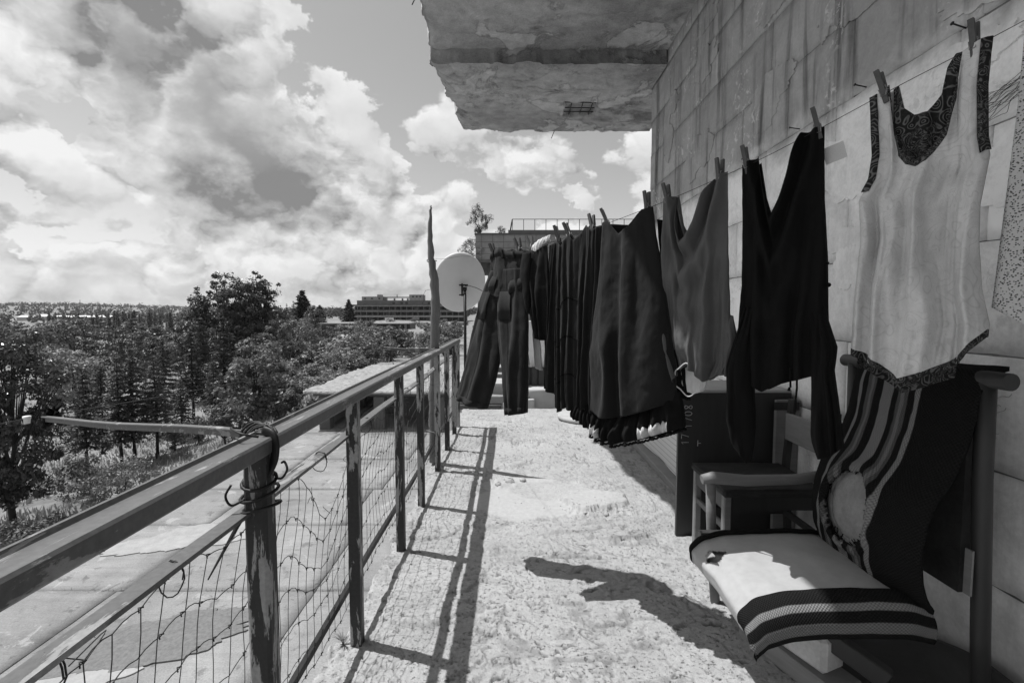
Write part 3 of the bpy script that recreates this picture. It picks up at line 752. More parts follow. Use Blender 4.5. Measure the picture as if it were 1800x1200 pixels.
for i, (z, rr) in enumerate(((.895, .036), (.865, .040), (.83, .043))):
    pts = [(RX + rr * math.cos(a) * 1.05, 1.13 + rr * math.sin(a), z + .012 * math.sin(a + i)) for a in np.linspace(0, 6.6, 18)]
    MB().tube(pts, .004, 6).build('wire_wrap', M['iron'], og)
MB().tube(cr([(RX + .04, 1.13, .90), (RX + .060, 1.12, .905), (RX + .072, 1.12, .925), (RX + .062, 1.13, .94), (RX + .05, 1.14, .935)]), .0028, 7).build('wire_loop', M['iron'], og)
MB().tube(cr([(RX - .02, 1.10, .86), (RX - .045, 1.09, .85), (RX - .058, 1.09, .872), (RX - .05, 1.10, .895)]), .0028, 7).build('wire_loop', M['iron'], og)
MB().tube(cr([(-.655, 1.15, 1.016), (-.66, 1.12, 1.024), (-.62, 1.09, 1.018), (-.585, 1.10, 1.008)]), .0028, 7).build('wire_loop', M['iron'], og)
og2 = outrigger((RX - .03, 3.95, .978), (-1.05, 3.95, .992), 'far iron outrigger bar behind the crooked wooden pole', .013, .02)
def rag(Y, x, z, name, par):
    rg = np.random.default_rng(4); m = MB()
    for k in range(9):
        a = rg.uniform(0, 6.28); m.tube([(x + .016 * rg.normal(), Y + .016 * rg.normal(), z + .016 * rg.normal()) for _ in range(5)], [.004, .010, .011, .008, .003], 6)
    return m.build(name, M['black'], par)
rag(1.90, -1.83, .882, 'cloth_binding', og)
mb = MB(); mb.lathe([(.0, .0), (.009, 0), (.011, .016), (.013, .02), (.013, .03), (.0, .03)], 14, Matrix.Translation((-1.93, 1.90, .85))); mb.build('insulator', M['white'], og)
def cat(p, q, sag, n=24):
    p, q = Vector(p), Vector(q)
    return [tuple(p.lerp(q, i / n) - Vector((0, 0, sag * 4 * (i / n) * (1 - i / n)))) for i in range(n + 1)]
m = MB(); m.tube(cat((-1.83, 1.90, .885), (-1.045, 3.95, .992), .03), .0028, 6, smooth=True); m.tube(cat((-1.045, 3.95, .992), (-.98, 5.5, 1.02), .01, 8), .002, 5)
m.tube(cr([(-1.93, 1.90, .87), (-2.05, 1.6, .855), (-2.4, .6, .84), (-3.0, -1.2, .82)]), .0024, 5)
tag(m.build('outer_line', M['wire']), 'dark drying line strung outside the railing between the two outriggers', 'clothesline')

# ================================================================== wooden pole and dish
pp = [(-.66, 4.02, .02), (-.655, 4.0, .5), (-.645, 4.0, .83), (-.635, 3.98, 1.10), (-.625, 3.96, 1.36), (-.63, 3.95, 1.55), (-.655, 3.95, 1.72), (-.662, 3.95, 1.9), (-.655, 3.95, 2.10), (-.65, 3.95, 2.14)]
pr = [.040, .041, .040, .038, .036, .034, .027, .021, .010, .004]
pts = []; rr = []
for i in range(len(pp) - 1):
    for k in range(4):
        t_ = k / 4; pts.append(Vector(pp[i]).lerp(Vector(pp[i + 1]), t_) + Vector((.003 * math.sin(i * 3 + k * 1.7), 0, 0))); rr.append((pr[i] * (1 - t_) + pr[i + 1] * t_) * (1 + .11 * math.sin(i * 5 + k * 2.3)))
pts.append(Vector(pp[-1])); rr.append(pr[-1])
pole = thing('wooden_pole', 'crooked weathered wooden pole lashed upright to the railing', 'pole', (-.66, 4.02, 0))
MB().tube(pts, rr, 10).build('trunk', M['pole'], pole)
for z, x, a in ((.30, -.655, .06), (.80, -.645, .055), (1.70, -.655, .04)):
    q = [(x + a * math.cos(t_) * .95, 3.98 + a * math.sin(t_), z + .008 * math.sin(2 * t_)) for t_ in np.linspace(0, 12.8, 26)]
    MB().tube(q, .003, 5).build('wire_binding', M['wirel'] if z < .5 else M['iron'], pole)
MB().tube([(-.645, 3.94, 1.47), (-.70, 3.94, 1.46), (-.72, 3.94, 1.42), (-.715, 3.94, 1.38), (-.73, 3.94, 1.35)], .0015, 4).build('loose_wire', M['wire'], pole)
class DB(MB):      # dish parts are drawn about the mast foot, then set on the ledge beyond the railing
    def mesh(s, name):
        k = 1.225
        s.v = [(x * k, y * k, 1.3 + (z - 1.3) * k) for (x, y, z) in s.v]
        return MB.mesh(s, name)
dish = thing('satellite_dish', 'white satellite dish seen from behind on a thin pole', 'satellite dish', (-.66, 6.74, -.25))
DM = Matrix.Translation((-.585, 5.56, 1.575)) @ Euler((R(-68), 0, R(14))).to_matrix().to_4x4() @ Matrix.Diagonal((.302, .362, 1, 1))
mb = DB(); prof_ = [(r, .10 * r * r) for r in (0.001, .15, .3, .45, .6, .75, .88, .97)] + [(1.0, .105), (1.0, .118), (.985, .118)] + [(r, .10 * r * r + .008) for r in (.95, .8, .6, .4, .2, .001)]
mb.lathe(prof_, 64, DM); mb.build('reflector', M['dish'], dish)
DB().tube([(-.535, 5.5, .02), (-.533, 5.5, 1.56)], .017, 10).build('mast', M['iron'], dish)
m = DB(); m.box(-.60, -.50, 5.505, 5.525, 1.575, 1.592).box(-.575, -.555, 5.495, 5.53, 1.46, 1.60).box(-.60, -.52, 5.505, 5.525, 1.465, 1.48).box(-.56, -.51, 5.47, 5.51, 1.52, 1.56, None, .004)
m.build('bracket', M['iron'], dish)
for z in (1.50, 1.545): DB().tube([(-.535 + .024 * math.cos(a), 5.5 + .024 * math.sin(a), z) for a in np.linspace(0, 6.3, 14)], .004, 5).build('clamp', M['wirel'], dish)
DB().tube([(-.53, 5.49, 1.57), (-.48, 5.49, 1.575), (-.40, 5.5, 1.55), (-.30, 5.6, 1.50), (-.2, 6.0, 1.3)], .0035, 6).build('cable', M['iron'], dish)

# ================================================================== LAUNDRY
LO = Vector((-.205, 2.63, 0)); LU = Vector((.7, -.714, 0)).normalized(); LN = Vector((LU.y, -LU.x, 0))    # line origin, direction, side facing the open edge
WS = [-.12, .141, .417, .781, 1.121, 1.44, 1.60, 1.792, 1.964, 2.10, 2.60]; WZ = [1.60, 1.578, 1.592, 1.642, 1.706, 1.785, 1.838, 1.907, 1.962, 2.01, 2.22]
def wz(s): return float(np.interp(s, WS, WZ))
def LP(s, z, d=0.0): return LO + LU * s + LN * d + Vector((0, 0, z))
wp = [(-.655, 3.95, 1.72), (-.50, 3.42, 1.655), (-.36, 2.98, 1.62)] + [tuple(LP(s, z)) for s, z in zip(WS, WZ)]
wp2 = []
for i in range(len(wp) - 1):
    for k in range(4): wp2.append(Vector(wp[i]).lerp(Vector(wp[i + 1]), k / 4))
wp2.append(Vector(wp[-1]))
sm_ = [wp2[0]] + [(wp2[i - 1] + wp2[i] * 2 + wp2[i + 1]) / 4 for i in range(1, len(wp2) - 1)] + [wp2[-1]]
line = thing('laundry_line', 'thin wire washing line from the wooden pole to the block wall', 'clothesline', (-.655, 3.95, 1.7))
MB().tube(sm_, .0010, 5).build('wire', M['wire'], line)
MB().tube([sm_[-1], sm_[-1] + Vector((.05, -.05, .05))], .005, 6).build('hook', M['iron'], line)

def cloth(name, L, Rr, top, bot, mat, parent=None, nu=60, nv=80, depth=.02, off=0.0, folds=(), backtop=None, seed=0, wr=.003, bulge=None, closed=True, drape=0.0, swing=0.0):
    """a hung garment piece: L,R = (z,s) side outlines; top,bot = (s,z) outlines; front and back layer; returns the surface function"""
    L = sorted((z, s) for s, z in L); Rr = sorted((z, s) for s, z in Rr)
    sl = lambda z: np.interp(z, [a for a, _ in L], [b for _, b in L]); sr = lambda z: np.interp(z, [a for a, _ in Rr], [b for _, b in Rr])
    def uv_(pts):
        q = sorted(((s - sl(z)) / max(1e-4, (sr(z) - sl(z))), z) for s, z in pts); return [a for a, _ in q], [b for _, b in q]
    tu, tz = uv_(top); bu, bz = uv_(bot); ku, kz = uv_(backtop) if backtop else (tu, tz)
    def surf(u, v, side=1, lift=0.0):
        u = np.asarray(u, float); v = np.asarray(v, float); u, v = np.broadcast_arrays(u, v)
        zt = np.interp(u, tu, tz) if side > 0 else np.interp(u, ku, kz); zb = np.interp(u, bu, bz)
        z = zt + (zb - zt) * v
        s = sl(z) + (sr(z) - sl(z)) * u
        w = np.clip(4 * u * (1 - u), 0, 1)
        d = off + side * (depth * np.sqrt(w) * (bulge(v) if bulge else (.25 + .75 * np.sin(np.clip(v, 0, 1) * math.pi * .62 + .1))) + lift)
        for (f, a, ph, sl_, vp, fan) in folds:
            x = f * ((u - .5) * (1 + fan * (v - .5)) + .5) + ph + sl_ * v + .75 * fbm(u * 3.2 + seed, v * 1.3, 2, seed + 3)
            ss = np.sin(2 * math.pi * x); ss = np.sign(ss) * np.abs(ss) ** .75
            d = d + a * (.45 + 1.1 * vn(u * f * 1.3 + seed, v * 2.5, seed + 9)) * ss * np.clip(v, 0.02, 1) ** vp * w ** .35 * (1 if side > 0 else .7)
        if drape:      # swagged folds hanging between the two pegs
            q = v * 7 + 3.2 * (u - .5) ** 2 * 4 * (1 - v)
            d = d + drape * np.sin(2 * math.pi * q * .55) * w * np.exp(-v * 3.0) * 1.2
        d = d + wr * fbm(s * 40 + seed, z * 26, 3, seed) + wr * 1.8 * fbm(s * 14 + seed, z * 6, 2, seed + 7)
        X = LO.x + LU.x * s + LN.x * d; Y = LO.y + LU.y * s + LN.y * d - swing * (1.58 - z)
        return np.stack([X, Y, z], -1)
    U, Vv = np.meshgrid(np.linspace(0, 1, nu), np.linspace(0, 1, nv), indexing='ij')
    A = surf(U, Vv, 1).reshape(-1, 3); F = grid_faces(nu, nv)
    if closed:
        B = surf(U, Vv, -1).reshape(-1, 3); F = np.concatenate([F, grid_faces(nu, nv, True) + len(A)]); A = np.concatenate([A, B])
    o = obj(name, np_mesh(name, A, F, True), mat, parent)
    sd = o.modifiers.new('thick', 'SOLIDIFY'); sd.thickness = .0012; sd.offset = 0
    return o, surf
def strip(name, surf, us, vs_, mat, parent, lift=.002, side=1):
    """a band of other cloth lying on a garment along a path: us, vs_ are arrays (n,2): both borders"""
    a = surf(us[:, 0], vs_[:, 0], side, lift); c = surf(us.mean(1), vs_.mean(1), side, lift * 1.8); b = surf(us[:, 1], vs_[:, 1], side, lift); n = len(us)
    V = np.stack([a, c, b], 1).reshape(-1, 3); F = grid_faces(n, 3)
    o = obj(name, np_mesh(name, V, F, True), mat, parent); sd = o.modifiers.new('thick', 'SOLIDIFY'); sd.thickness = .002; sd.offset = 1
    return o
def lthing(name, label, s, cat, group='washing hung along the line'): return thing(name, label, cat, tuple(LP(s, 0)), group)

# --- trousers at the far end
tr = lthing('trousers', 'dark denim trousers, farthest garment along the line, legs spread apart', .2, 'trousers')
fo = ((1.6, .012, .1, .2, .4, 0), (3.3, .005, .3, -.3, .7, 0))
lg1, sl1 = cloth('trouser_leg', [(.150, 1.50), (.087, 1.40), (.025, 1.248), (-.049, 1.03), (-.143, .80)], [(.262, 1.50), (.250, 1.372), (.222, 1.178), (.196, 1.024), (.105, .79)], [(.14, 1.50), (.26, 1.50)], [(-.143, .845), (.02, .82), (.108, .805)], M['denim'], tr, 40, 90, .05, 0, fo, seed=3, bulge=lambda v: .7 + .3 * v, swing=.2)
lg2, sl2 = cloth('trouser_leg', [(.222, 1.50), (.214, 1.41), (.214, 1.242), (.251, 1.028), (.289, .785)], [(.392, 1.50), (.399, 1.385), (.407, 1.204), (.392, .927), (.377, .79)], [(.222, 1.50), (.392, 1.50)], [(.289, .81), (.377, .825)], M['denim'], tr, 40, 90, .05, .012, fo, seed=8, bulge=lambda v: .7 + .3 * v, swing=.2)
for lg, sl_f, u0 in ((lg1, sl1, .55), (lg2, sl2, .45)):
    MB().tube([tuple(p) for p in sl_f(np.full(60, u0), np.linspace(0, 1, 60), 1, .001)], .0016, 4).build('seam', M['denim'], lg)
    us = np.stack([np.linspace(.12, .62, 16)] * 2, 1); strip('knee_pocket', sl_f, us, np.stack([np.full(16, .16), np.full(16, .36)], 1), M['denim'], lg, .006)
    us = np.stack([np.linspace(0, 1, 30)] * 2, 1); strip('leg_hem', sl_f, us, np.stack([np.full(30, .955), np.full(30, 1.0)], 1), M['denim'], lg, .002)
wo_, sf = cloth('waist', [(.152, 1.60), (.148, 1.48), (.095, 1.40)], [(.388, 1.60), (.394, 1.48), (.40, 1.40)], [(.15, 1.585), (.20, 1.605), (.25, 1.612), (.30, 1.585), (.385, 1.583)], [(.12, 1.40), (.25, 1.36), (.40, 1.40)], M['denim'], tr, 50, 40, .055, 0, ((2.2, .012, .2, .1, .5, 0),), seed=5, wr=.006, bulge=lambda v: .8 + 0 * v, swing=.2)
us = np.stack([np.linspace(.0, 1, 50)] * 2, 1); strip('waistband', sf, us, np.stack([np.full(50, .0), np.full(50, .16)], 1), M['denim'], wo_, .004)
for uu in (.18, .5, .82): strip('belt_loop', sf, np.stack([np.full(6, uu), np.full(6, uu + .035)], 1), np.stack([np.linspace(-.01, .2, 6)] * 2, 1), M['denim'], wo_, .009)
us = np.stack([np.linspace(.62, .98, 24)] * 2, 1); strip('pocket_flap', sf, us, np.stack([np.full(24, .70), np.full(24, .98)], 1), M['denim'], wo_, .006)
us = np.stack([np.linspace(.02, .42, 24)] * 2, 1); strip('pocket_flap', sf, us, np.stack([np.full(24, .62), np.full(24, .9)], 1), M['denim'], wo_, .006)
# --- short dark item with lace edge
t2 = lthing('short_trousers', 'short black garment with a white lace edge hanging beside the far trousers', .45, 'clothing')
cloth('cloth', [(.385, 1.60), (.375, 1.45), (.43, 1.30), (.47, 1.16)], [(.535, 1.60), (.55, 1.40), (.555, 1.16)], [(.39, 1.588), (.46, 1.57), (.53, 1.60)], [(.47, 1.17), (.555, 1.155)], M['black2'], t2, 40, 60, .03, .01, ((2.6, .016, .1, .3, .4, .4),), seed=12)
cloth('cloth', [(.40, 1.57), (.385, 1.45), (.415, 1.36), (.44, 1.28)], [(.455, 1.57), (.45, 1.45), (.455, 1.28)], [(.40, 1.57), (.455, 1.57)], [(.44, 1.29), (.455, 1.28)], M['black2'], t2, 20, 40, .02, .035, (), seed=13)
cloth('lace_edge', [(.42, 1.66), (.42, 1.56)], [(.545, 1.66), (.545, 1.56)], [(.425, 1.60), (.47, 1.625), (.545, 1.645)], [(.425, 1.585), (.47, 1.572), (.50, 1.59), (.545, 1.622)], M['whitecl'], t2, 40, 12, .02, .0, ((7, .006, 0, 0, .2, 0),), seed=14)
cloth('pale_lining', [(.40, 1.30), (.43, 1.0)], [(.445, 1.30), (.47, 1.0)], [(.40, 1.29), (.44, 1.30)], [(.43, 1.02), (.468, 1.01)], M['whitecl'], t2, 12, 30, .012, -.03, (), seed=15)
# --- plain black skirt
t3 = lthing('narrow_skirt', 'plain narrow black skirt between the lace-edged garment and the pleated dress', .57, 'skirt')
cloth('cloth', [(.535, 1.62), (.52, 1.3), (.510, .90)], [(.605, 1.62), (.61, 1.3), (.60, .90)], [(.535, 1.595), (.57, 1.605), (.605, 1.605)], [(.512, .932), (.60, .912)], M['black2'], t3, 34, 70, .035, -.01, ((2.4, .010, .0, .1, .4, 0),), seed=18)
# --- dress with corded piping
t4 = lthing('pleated_dress', 'black pleated dress with corded piping bands across it', .67, 'dress')
_, sf = cloth('cloth', [(.595, 1.64), (.60, 1.3), (.604, .84)], [(.74, 1.64), (.755, 1.3), (.765, .84)], [(.60, 1.605), (.63, 1.585), (.67, 1.63), (.70, 1.60), (.735, 1.63)], [(.606, .862), (.64, .845), (.68, .87), (.765, .845)], M['char'], t4, 70, 90, .045, .015, ((4.5, .012, .2, .15, .35, .1), (9, .004, .1, .1, .4, 0)), seed=22)
for v in (.36, .58, .80):
    us = np.stack([np.linspace(.04, .96, 40)] * 2, 1); vv = v + .02 * np.sin(us[:, 0] * 7); strip('piping', sf, us, np.stack([vv, vv + .008], 1), M['black'], t4, .003)
# --- gathered skirt with lace hem
t5 = lthing('gathered_skirt', 'gathered black skirt with ragged lace hem half behind the big skirt', .76, 'skirt')
cloth('cloth', [(.73, 1.67), (.715, 1.3), (.700, .88)], [(.83, 1.67), (.845, 1.3), (.85, .88)], [(.735, 1.63), (.76, 1.66), (.79, 1.635), (.825, 1.65)], [(.70, .90), (.76, .88), (.85, .86)], M['char'], t5, 60, 80, .04, .01, ((3.5, .018, .4, .1, .4, .2), (8, .005, 0, .2, .5, 0)), seed=26)
cloth('lace_hem', [(.705, .92), (.685, .81)], [(.85, .92), (.86, .80)], [(.705, .91), (.85, .89)], [(.687, .85), (.72, .83), (.76, .825), (.80, .80), (.86, .80)], M['lace'], t5, 60, 14, .05, .012, ((9, .010, 0, 0, .3, 0),), seed=27)
# --- big skirt
t6 = lthing('long_skirt', 'wide charcoal skirt with two black lace flounces, largest garment on the line', .97, 'skirt')
_, sf = cloth('skirt_panel', [(.841, 1.70), (.838, 1.477), (.794, 1.125), (.797, .86)], [(1.066, 1.70), (1.082, 1.58), (1.132, 1.353), (1.171, 1.099), (1.185, .94)], [(.841, 1.657), (.87, 1.665), (.888, 1.647), (.929, 1.603), (.975, 1.622), (1.03, 1.683), (1.066, 1.690)], [(.797, .884), (.887, .866), (.955, .872), (1.082, .919), (1.185, .968)], M['char'], t6, 110, 110, .075, .015, ((1.7, .026, .12, .05, .5, .15), (3.6, .008, .3, .2, .8, 0)), seed=30, backtop=[(.841, 1.657), (.95, 1.64), (1.066, 1.69)])
fo_, _f = cloth('flounce', [(.80, .93), (.786, .76)], [(1.19, 1.02), (1.212, .84)], [(.80, .91), (.95, .90), (1.19, 1.0)], [(.786, .783), (.874, .772), (.957, .770), (1.084, .814), (1.21, .869)], M['lace'], t6, 120, 26, .085, .005, ((8, .016, 0, 0, .4, 0), (19, .005, 0, 0, .6, 0)), seed=31)
cloth('underskirt', [(1.06, 1.66), (1.10, 1.3), (1.14, .99)], [(1.10, 1.66), (1.17, 1.3), (1.195, 1.1), (1.212, .99)], [(1.06, 1.65), (1.098, 1.64)], [(1.14, .985), (1.212, .965)], M['black'], t6, 30, 70, .03, -.03, ((2, .012, 0, .1, .5, 0),), seed=32)
us = np.linspace(.01, .99, 420); m = MB()
pts = [tuple(p + np.array([0, 0, -.006 - .005 * abs(math.sin(i * .47))])) for i, p in enumerate(_f(us, np.ones(420), 1))]
m.tube(pts, .0045, 5); pts = [tuple(p + np.array([0, 0, -.006 - .005 * abs(math.sin(i * .47))])) for i, p in enumerate(_f(us, np.ones(420), -1))]
m.tube(pts, .0045, 5).build('lace_edging', M['lace'], fo_)
for a, b in ((.03, .20), (.66, .90)):
    us = np.stack([np.linspace(a, b, 30)] * 2, 1); strip('petticoat_lace', _f, us, np.stack([.70 + .05 * np.sin(us[:, 0] * 150), np.full(30, .97)], 1), M['whitecl'], fo_, .004)
us = np.stack([np.linspace(.36, .41, 3), ] * 2, 1)
seam = [tuple(p) for p in sf(np.linspace(.42, .46, 60), np.linspace(.12, .98, 60), 1, .001)]; MB().tube(seam, .0014, 4).build('seam', M['char'], t6)
# --- grey jersey shirt, hung upside down
t7 = lthing('grey_shirt', 'grey jersey shirt hung upside down with its white-rimmed neck hole at the bottom', 1.24, 'shirt')
_, sf = cloth('cloth', [(1.107, 1.80), (1.099, 1.568), (1.105, 1.268), (1.125, 1.15), (1.165, 1.03)], [(1.335, 1.80), (1.342, 1.619), (1.353, 1.387), (1.362, 1.271), (1.360, 1.115), (1.33, 1.04)], [(1.107, 1.716), (1.145, 1.72), (1.165, 1.63), (1.190, 1.548), (1.225, 1.60), (1.288, 1.755), (1.34, 1.772)], [(1.168, 1.03), (1.183, 1.075), (1.22, 1.103), (1.259, 1.078), (1.278, 1.045), (1.33, 1.075)], M['greycl'], t7, 110, 130, .035, 0,
              ((1.6, .024, .3, .3, .6, .3), (4.2, .013, .1, .5, .5, .4), (8.5, .004, 0, .3, .4, .3)), seed=36, drape=.034, backtop=[(1.107, 1.716), (1.155, 1.722), (1.2, 1.584), (1.288, 1.76), (1.34, 1.772)], wr=.004)
cloth('sleeve', [(1.335, 1.30), (1.33, 1.08)], [(1.365, 1.30), (1.386, 1.2), (1.38, 1.09)], [(1.335, 1.29), (1.368, 1.28)], [(1.33, 1.085), (1.378, 1.065)], M['greycl'], t7, 20, 40, .025, -.005, ((1.5, .008, 0, .2, .5, 0),), seed=37)
a = np.linspace(0, 2 * math.pi, 40)
ring = [tuple(LP(1.224 + .052 * math.cos(q), 1.048 + .056 * math.sin(q) + .006 * math.sin(5 * q), .012 + .022 * max(0, math.sin(q)))) for q in a]
MB().tube(ring, .0022, 6).build('neck_rib', M['whitecl'], t7)
nh, _ = cloth('inner_back', [(1.172, 1.12), (1.172, .99)], [(1.276, 1.12), (1.276, .99)], [(1.175, 1.07), (1.224, 1.108), (1.273, 1.07)], [(1.172, 1.03), (1.20, 1.0), (1.23, .992), (1.262, 1.005), (1.276, 1.035)], M['whitecl'], t7, 30, 24, .012, -.018, ((1.2, .006, 0, .2, .2, 0),), seed=38)
MB().box(0, .03, -.0006, .0006, 0, .02, Matrix.Translation(LP(1.213, 1.075, -.002))).build('label_tag', M['whitecl'], t7)
# --- black blouse
t8 = lthing('black_blouse', 'black long-sleeved blouse hung by the hem, sleeves dangling down', 1.50, 'blouse')
cloth('cloth', [(1.382, 1.90), (1.392, 1.575), (1.396, 1.386), (1.392, 1.271), (1.385, 1.05)], [(1.616, 1.90), (1.626, 1.631), (1.641, 1.461), (1.648, 1.309), (1.66, 1.05)], [(1.382, 1.778), (1.435, 1.797), (1.462, 1.70), (1.487, 1.603), (1.52, 1.70), (1.56, 1.838), (1.617, 1.845)], [(1.385, 1.10), (1.449, 1.055), (1.48, 1.036), (1.522, 1.063), (1.616, 1.099), (1.66, 1.12)], M['black'], t8, 100, 110, .04, 0, ((2.2, .02, .1, .2, .5, .3), (5, .009, .2, .3, .5, .2)), seed=40, drape=.026, backtop=[(1.382, 1.778), (1.44, 1.78), (1.49, 1.58), (1.555, 1.80), (1.617, 1.845)])
cloth('sleeve', [(1.415, 1.32), (1.392, 1.22), (1.364, 1.114), (1.366, .93), (1.385, .86), (1.43, .795)], [(1.45, 1.32), (1.452, 1.05), (1.459, .912), (1.455, .85), (1.447, .795)], [(1.412, 1.31), (1.45, 1.31)], [(1.372, .88), (1.40, .83), (1.443, .797)], M['black'], t8, 40, 70, .04, .02, ((1.8, .012, .3, .2, .4, 0),), seed=41, bulge=lambda v: np.clip(.1 + v * 2.5, 0, 1))
cloth('sleeve', [(1.605, 1.32), (1.617, 1.108), (1.620, .923), (1.63, .86)], [(1.635, 1.33), (1.660, 1.25), (1.679, 1.191), (1.674, 1.122), (1.693, 1.005), (1.709, .88)], [(1.607, 1.32), (1.634, 1.32)], [(1.622, .905), (1.648, .857), (1.68, .872), (1.708, .903)], M['black'], t8, 40, 70, .04, .02, ((1.8, .012, .1, .2, .4, 0),), seed=42, bulge=lambda v: np.clip(.1 + v * 2.5, 0, 1))
for ds, zb in ((0, .985), (-.018, 1.05)): MB().tube([LP(1.578 + ds, 1.12, .03), LP(1.580 + ds, 1.06, .03), LP(1.578 + ds, 1.02 if zb < 1 else 1.06, .032), LP(1.576 + ds, zb, .03)], [.003, .003, .003, .005], 6).build('drawstring', M['black'], t8)
for s, z, r_ in ((1.648, 1.375, .007), (1.644, 1.44, .004)): MB().lathe([(.05 * r_, -r_), (.7 * r_, -.7 * r_), (r_, 0), (.7 * r_, .7 * r_), (.05 * r_, r_)], 12, Matrix.Translation(LP(s, z, .01))).build('button_knot', M['black'], t8)
MB().box(0, .055, -.0008, .0008, 0, .05, Matrix.Translation(LP(1.622, 1.735, -.02)) @ Euler((0, R(-14), math.atan2(LU.y, LU.x))).to_matrix().to_4x4()).build('care_label', M['whitecl'], t8)
# --- printed tank top
t9 = lthing('printed_vest', 'pale paisley-print sleeveless top with dark patterned borders', 1.85, 'vest top')
tL = [(1.728, 1.96), (1.731, 1.893), (1.742, 1.73), (1.736, 1.668), (1.712, 1.611), (1.722, 1.495), (1.712, 1.354), (1.710, 1.272), (1.707, 1.09)]
tR = [(1.966, 1.98), (1.962, 1.852), (1.968, 1.728), (1.976, 1.684), (1.964, 1.563), (1.966, 1.471), (1.976, 1.354), (1.994, 1.265), (1.991, 1.09)]
tT = [(1.731, 1.893), (1.770, 1.906), (1.784, 1.796), (1.797, 1.735), (1.815, 1.706), (1.835, 1.698), (1.856, 1.706), (1.894, 1.765), (1.909, 1.862), (1.914, 1.950), (1.964, 1.966)]
tBk = [(1.731, 1.893), (1.790, 1.907), (1.804, 1.843), (1.825, 1.822), (1.852, 1.822), (1.879, 1.858), (1.887, 1.919), (1.902, 1.950), (1.964, 1.966)]
_, sf = cloth('cloth', tL, tR, tT, [(1.707, 1.174), (1.77, 1.147), (1.805, 1.123), (1.825, 1.104), (1.88, 1.128), (1.933, 1.155), (1.96, 1.20), (1.991, 1.235)], M['tank'], t9, 150, 150, .04, 0, ((1.4, .034, .25, .25, .6, .2), (3.4, .017, .05, .4, .5, .5), (7.5, .005, .3, .5, .4, .5)), seed=46, backtop=tBk, wr=.005, drape=.008)
n = 90; u = np.linspace(.155, .77, n); strip('neck_border', sf, np.stack([u, u], 1), np.stack([np.full(n, -.012), np.full(n, .030)], 1), M['trim'], t9)
u = np.linspace(.14, .80, n); strip('back_neck_border', sf, np.stack([u, u], 1), np.stack([np.full(n, -.008), np.full(n, .22)], 1), M['trim'], t9, .002, 1) if False else None
ub = np.linspace(.20, .79, n); q = sf(ub, np.full(n, 0.0), -1); q2 = sf(ub, np.full(n, .26), -1)
V = np.stack([q + np.array(LN) * .010, q2 + np.array(LN) * .020], 1).reshape(-1, 3); obj_ = None; o = obj('back_facing', np_mesh('back_facing', V, grid_faces(n, 2), True), M['trim'], t9)
v = np.linspace(0.0, .36, 50); strip('armhole_border', sf, np.stack([np.full(50, -.02), np.full(50, .055)], 1), np.stack([v, v], 1), M['trim'], t9)
v = np.linspace(0.0, .37, 50); strip('armhole_border', sf, np.stack([np.full(50, .925), np.full(50, 1.01)], 1), np.stack([v, v], 1), M['trim'], t9)
u = np.linspace(.0, 1, 110); strip('hem_border', sf, np.stack([u, u], 1), np.stack([np.full(110, .975), np.full(110, 1.003)], 1), M['trim'], t9)
u = np.linspace(.05, .80, 90); qb = sf(u, np.ones(90), -1); V = np.stack([qb, qb + np.array([0, 0, -.035])], 1).reshape(-1, 3); obj('back_hem_border', np_mesh('back_hem_border', V, grid_faces(90, 2), True), M['trim'], t9)
# --- dotted cloth at the right border
t10 = lthing('dotted_cloth', 'pale cloth with small dark dots at the right border', 2.05, 'cloth')
cloth('cloth', [(2.020, 2.05), (2.022, 1.954), (2.018, 1.772), (1.996, 1.307), (2.0, 1.2)], [(2.32, 2.2), (2.34, 1.2)], [(2.022, 1.985), (2.32, 2.10)], [(1.996, 1.307), (2.06, 1.26), (2.34, 1.16)], M['dots'], t10, 60, 60, .03, 0, ((1.8, .02, .1, .1, .4, .2),), seed=50)

# --- pegs: each its own thing
def peg_mesh():
    w = MB(); 
    for sgn in (-1, 1):
        P = [(sgn * .004, -.030), (sgn * .0015, -.014), (sgn * .0030, -.008), (sgn * .0015, 0), (sgn * .0015, .004), (sgn * .0075, .040), (sgn * .0135, .040), (sgn * .0100, .0), (sgn * .0085, -.030)]
        yield ('jaw', MB().prism(P if sgn > 0 else P[::-1], -.0045, .0045, 'x').mesh('jaw'), M['woodp'])
    s = MB()
    s.tube([(.0055 * math.cos(a) * .0 - .007 + .014 * k / 40, .0052 * math.cos(a), .002 + .0052 * math.sin(a)) for k, a in enumerate(np.linspace(0, 18, 41))], .0011, 5)
    s.tube([(-.007, .005, .002), (-.004, .011, -.016), (.004, .011, -.016), (.007, .005, .002)], .0011, 5); s.tube([(-.007, -.005, .002), (-.004, -.011, -.016), (.004, -.011, -.016), (.007, -.005, .002)], .0011, 5)
    yield ('spring', s.mesh('spring'), M['wirel'])
parts = list(peg_mesh())
peg0 = None
holds = [(1.936, 'right shoulder strap of the printed vest'), (1.757, 'left shoulder strap of the printed vest'), (1.600, 'right corner of the black blouse'), (1.399, 'left corner of the black blouse'), (1.313, 'right corner of the grey shirt'), (1.121, 'left corner of the grey shirt'),
         (1.037, 'right end of the wide charcoal skirt'), (.850, 'left end of the wide charcoal skirt'), (.781, 'gathered lace-hem skirt'), (.652, 'pleated dress'), (.590, 'narrow black skirt'), (.425, 'white lace edge'), (.345, 'right end of the far trousers'), (.160, 'left end of the far trousers')]
rng = random.Random(8)
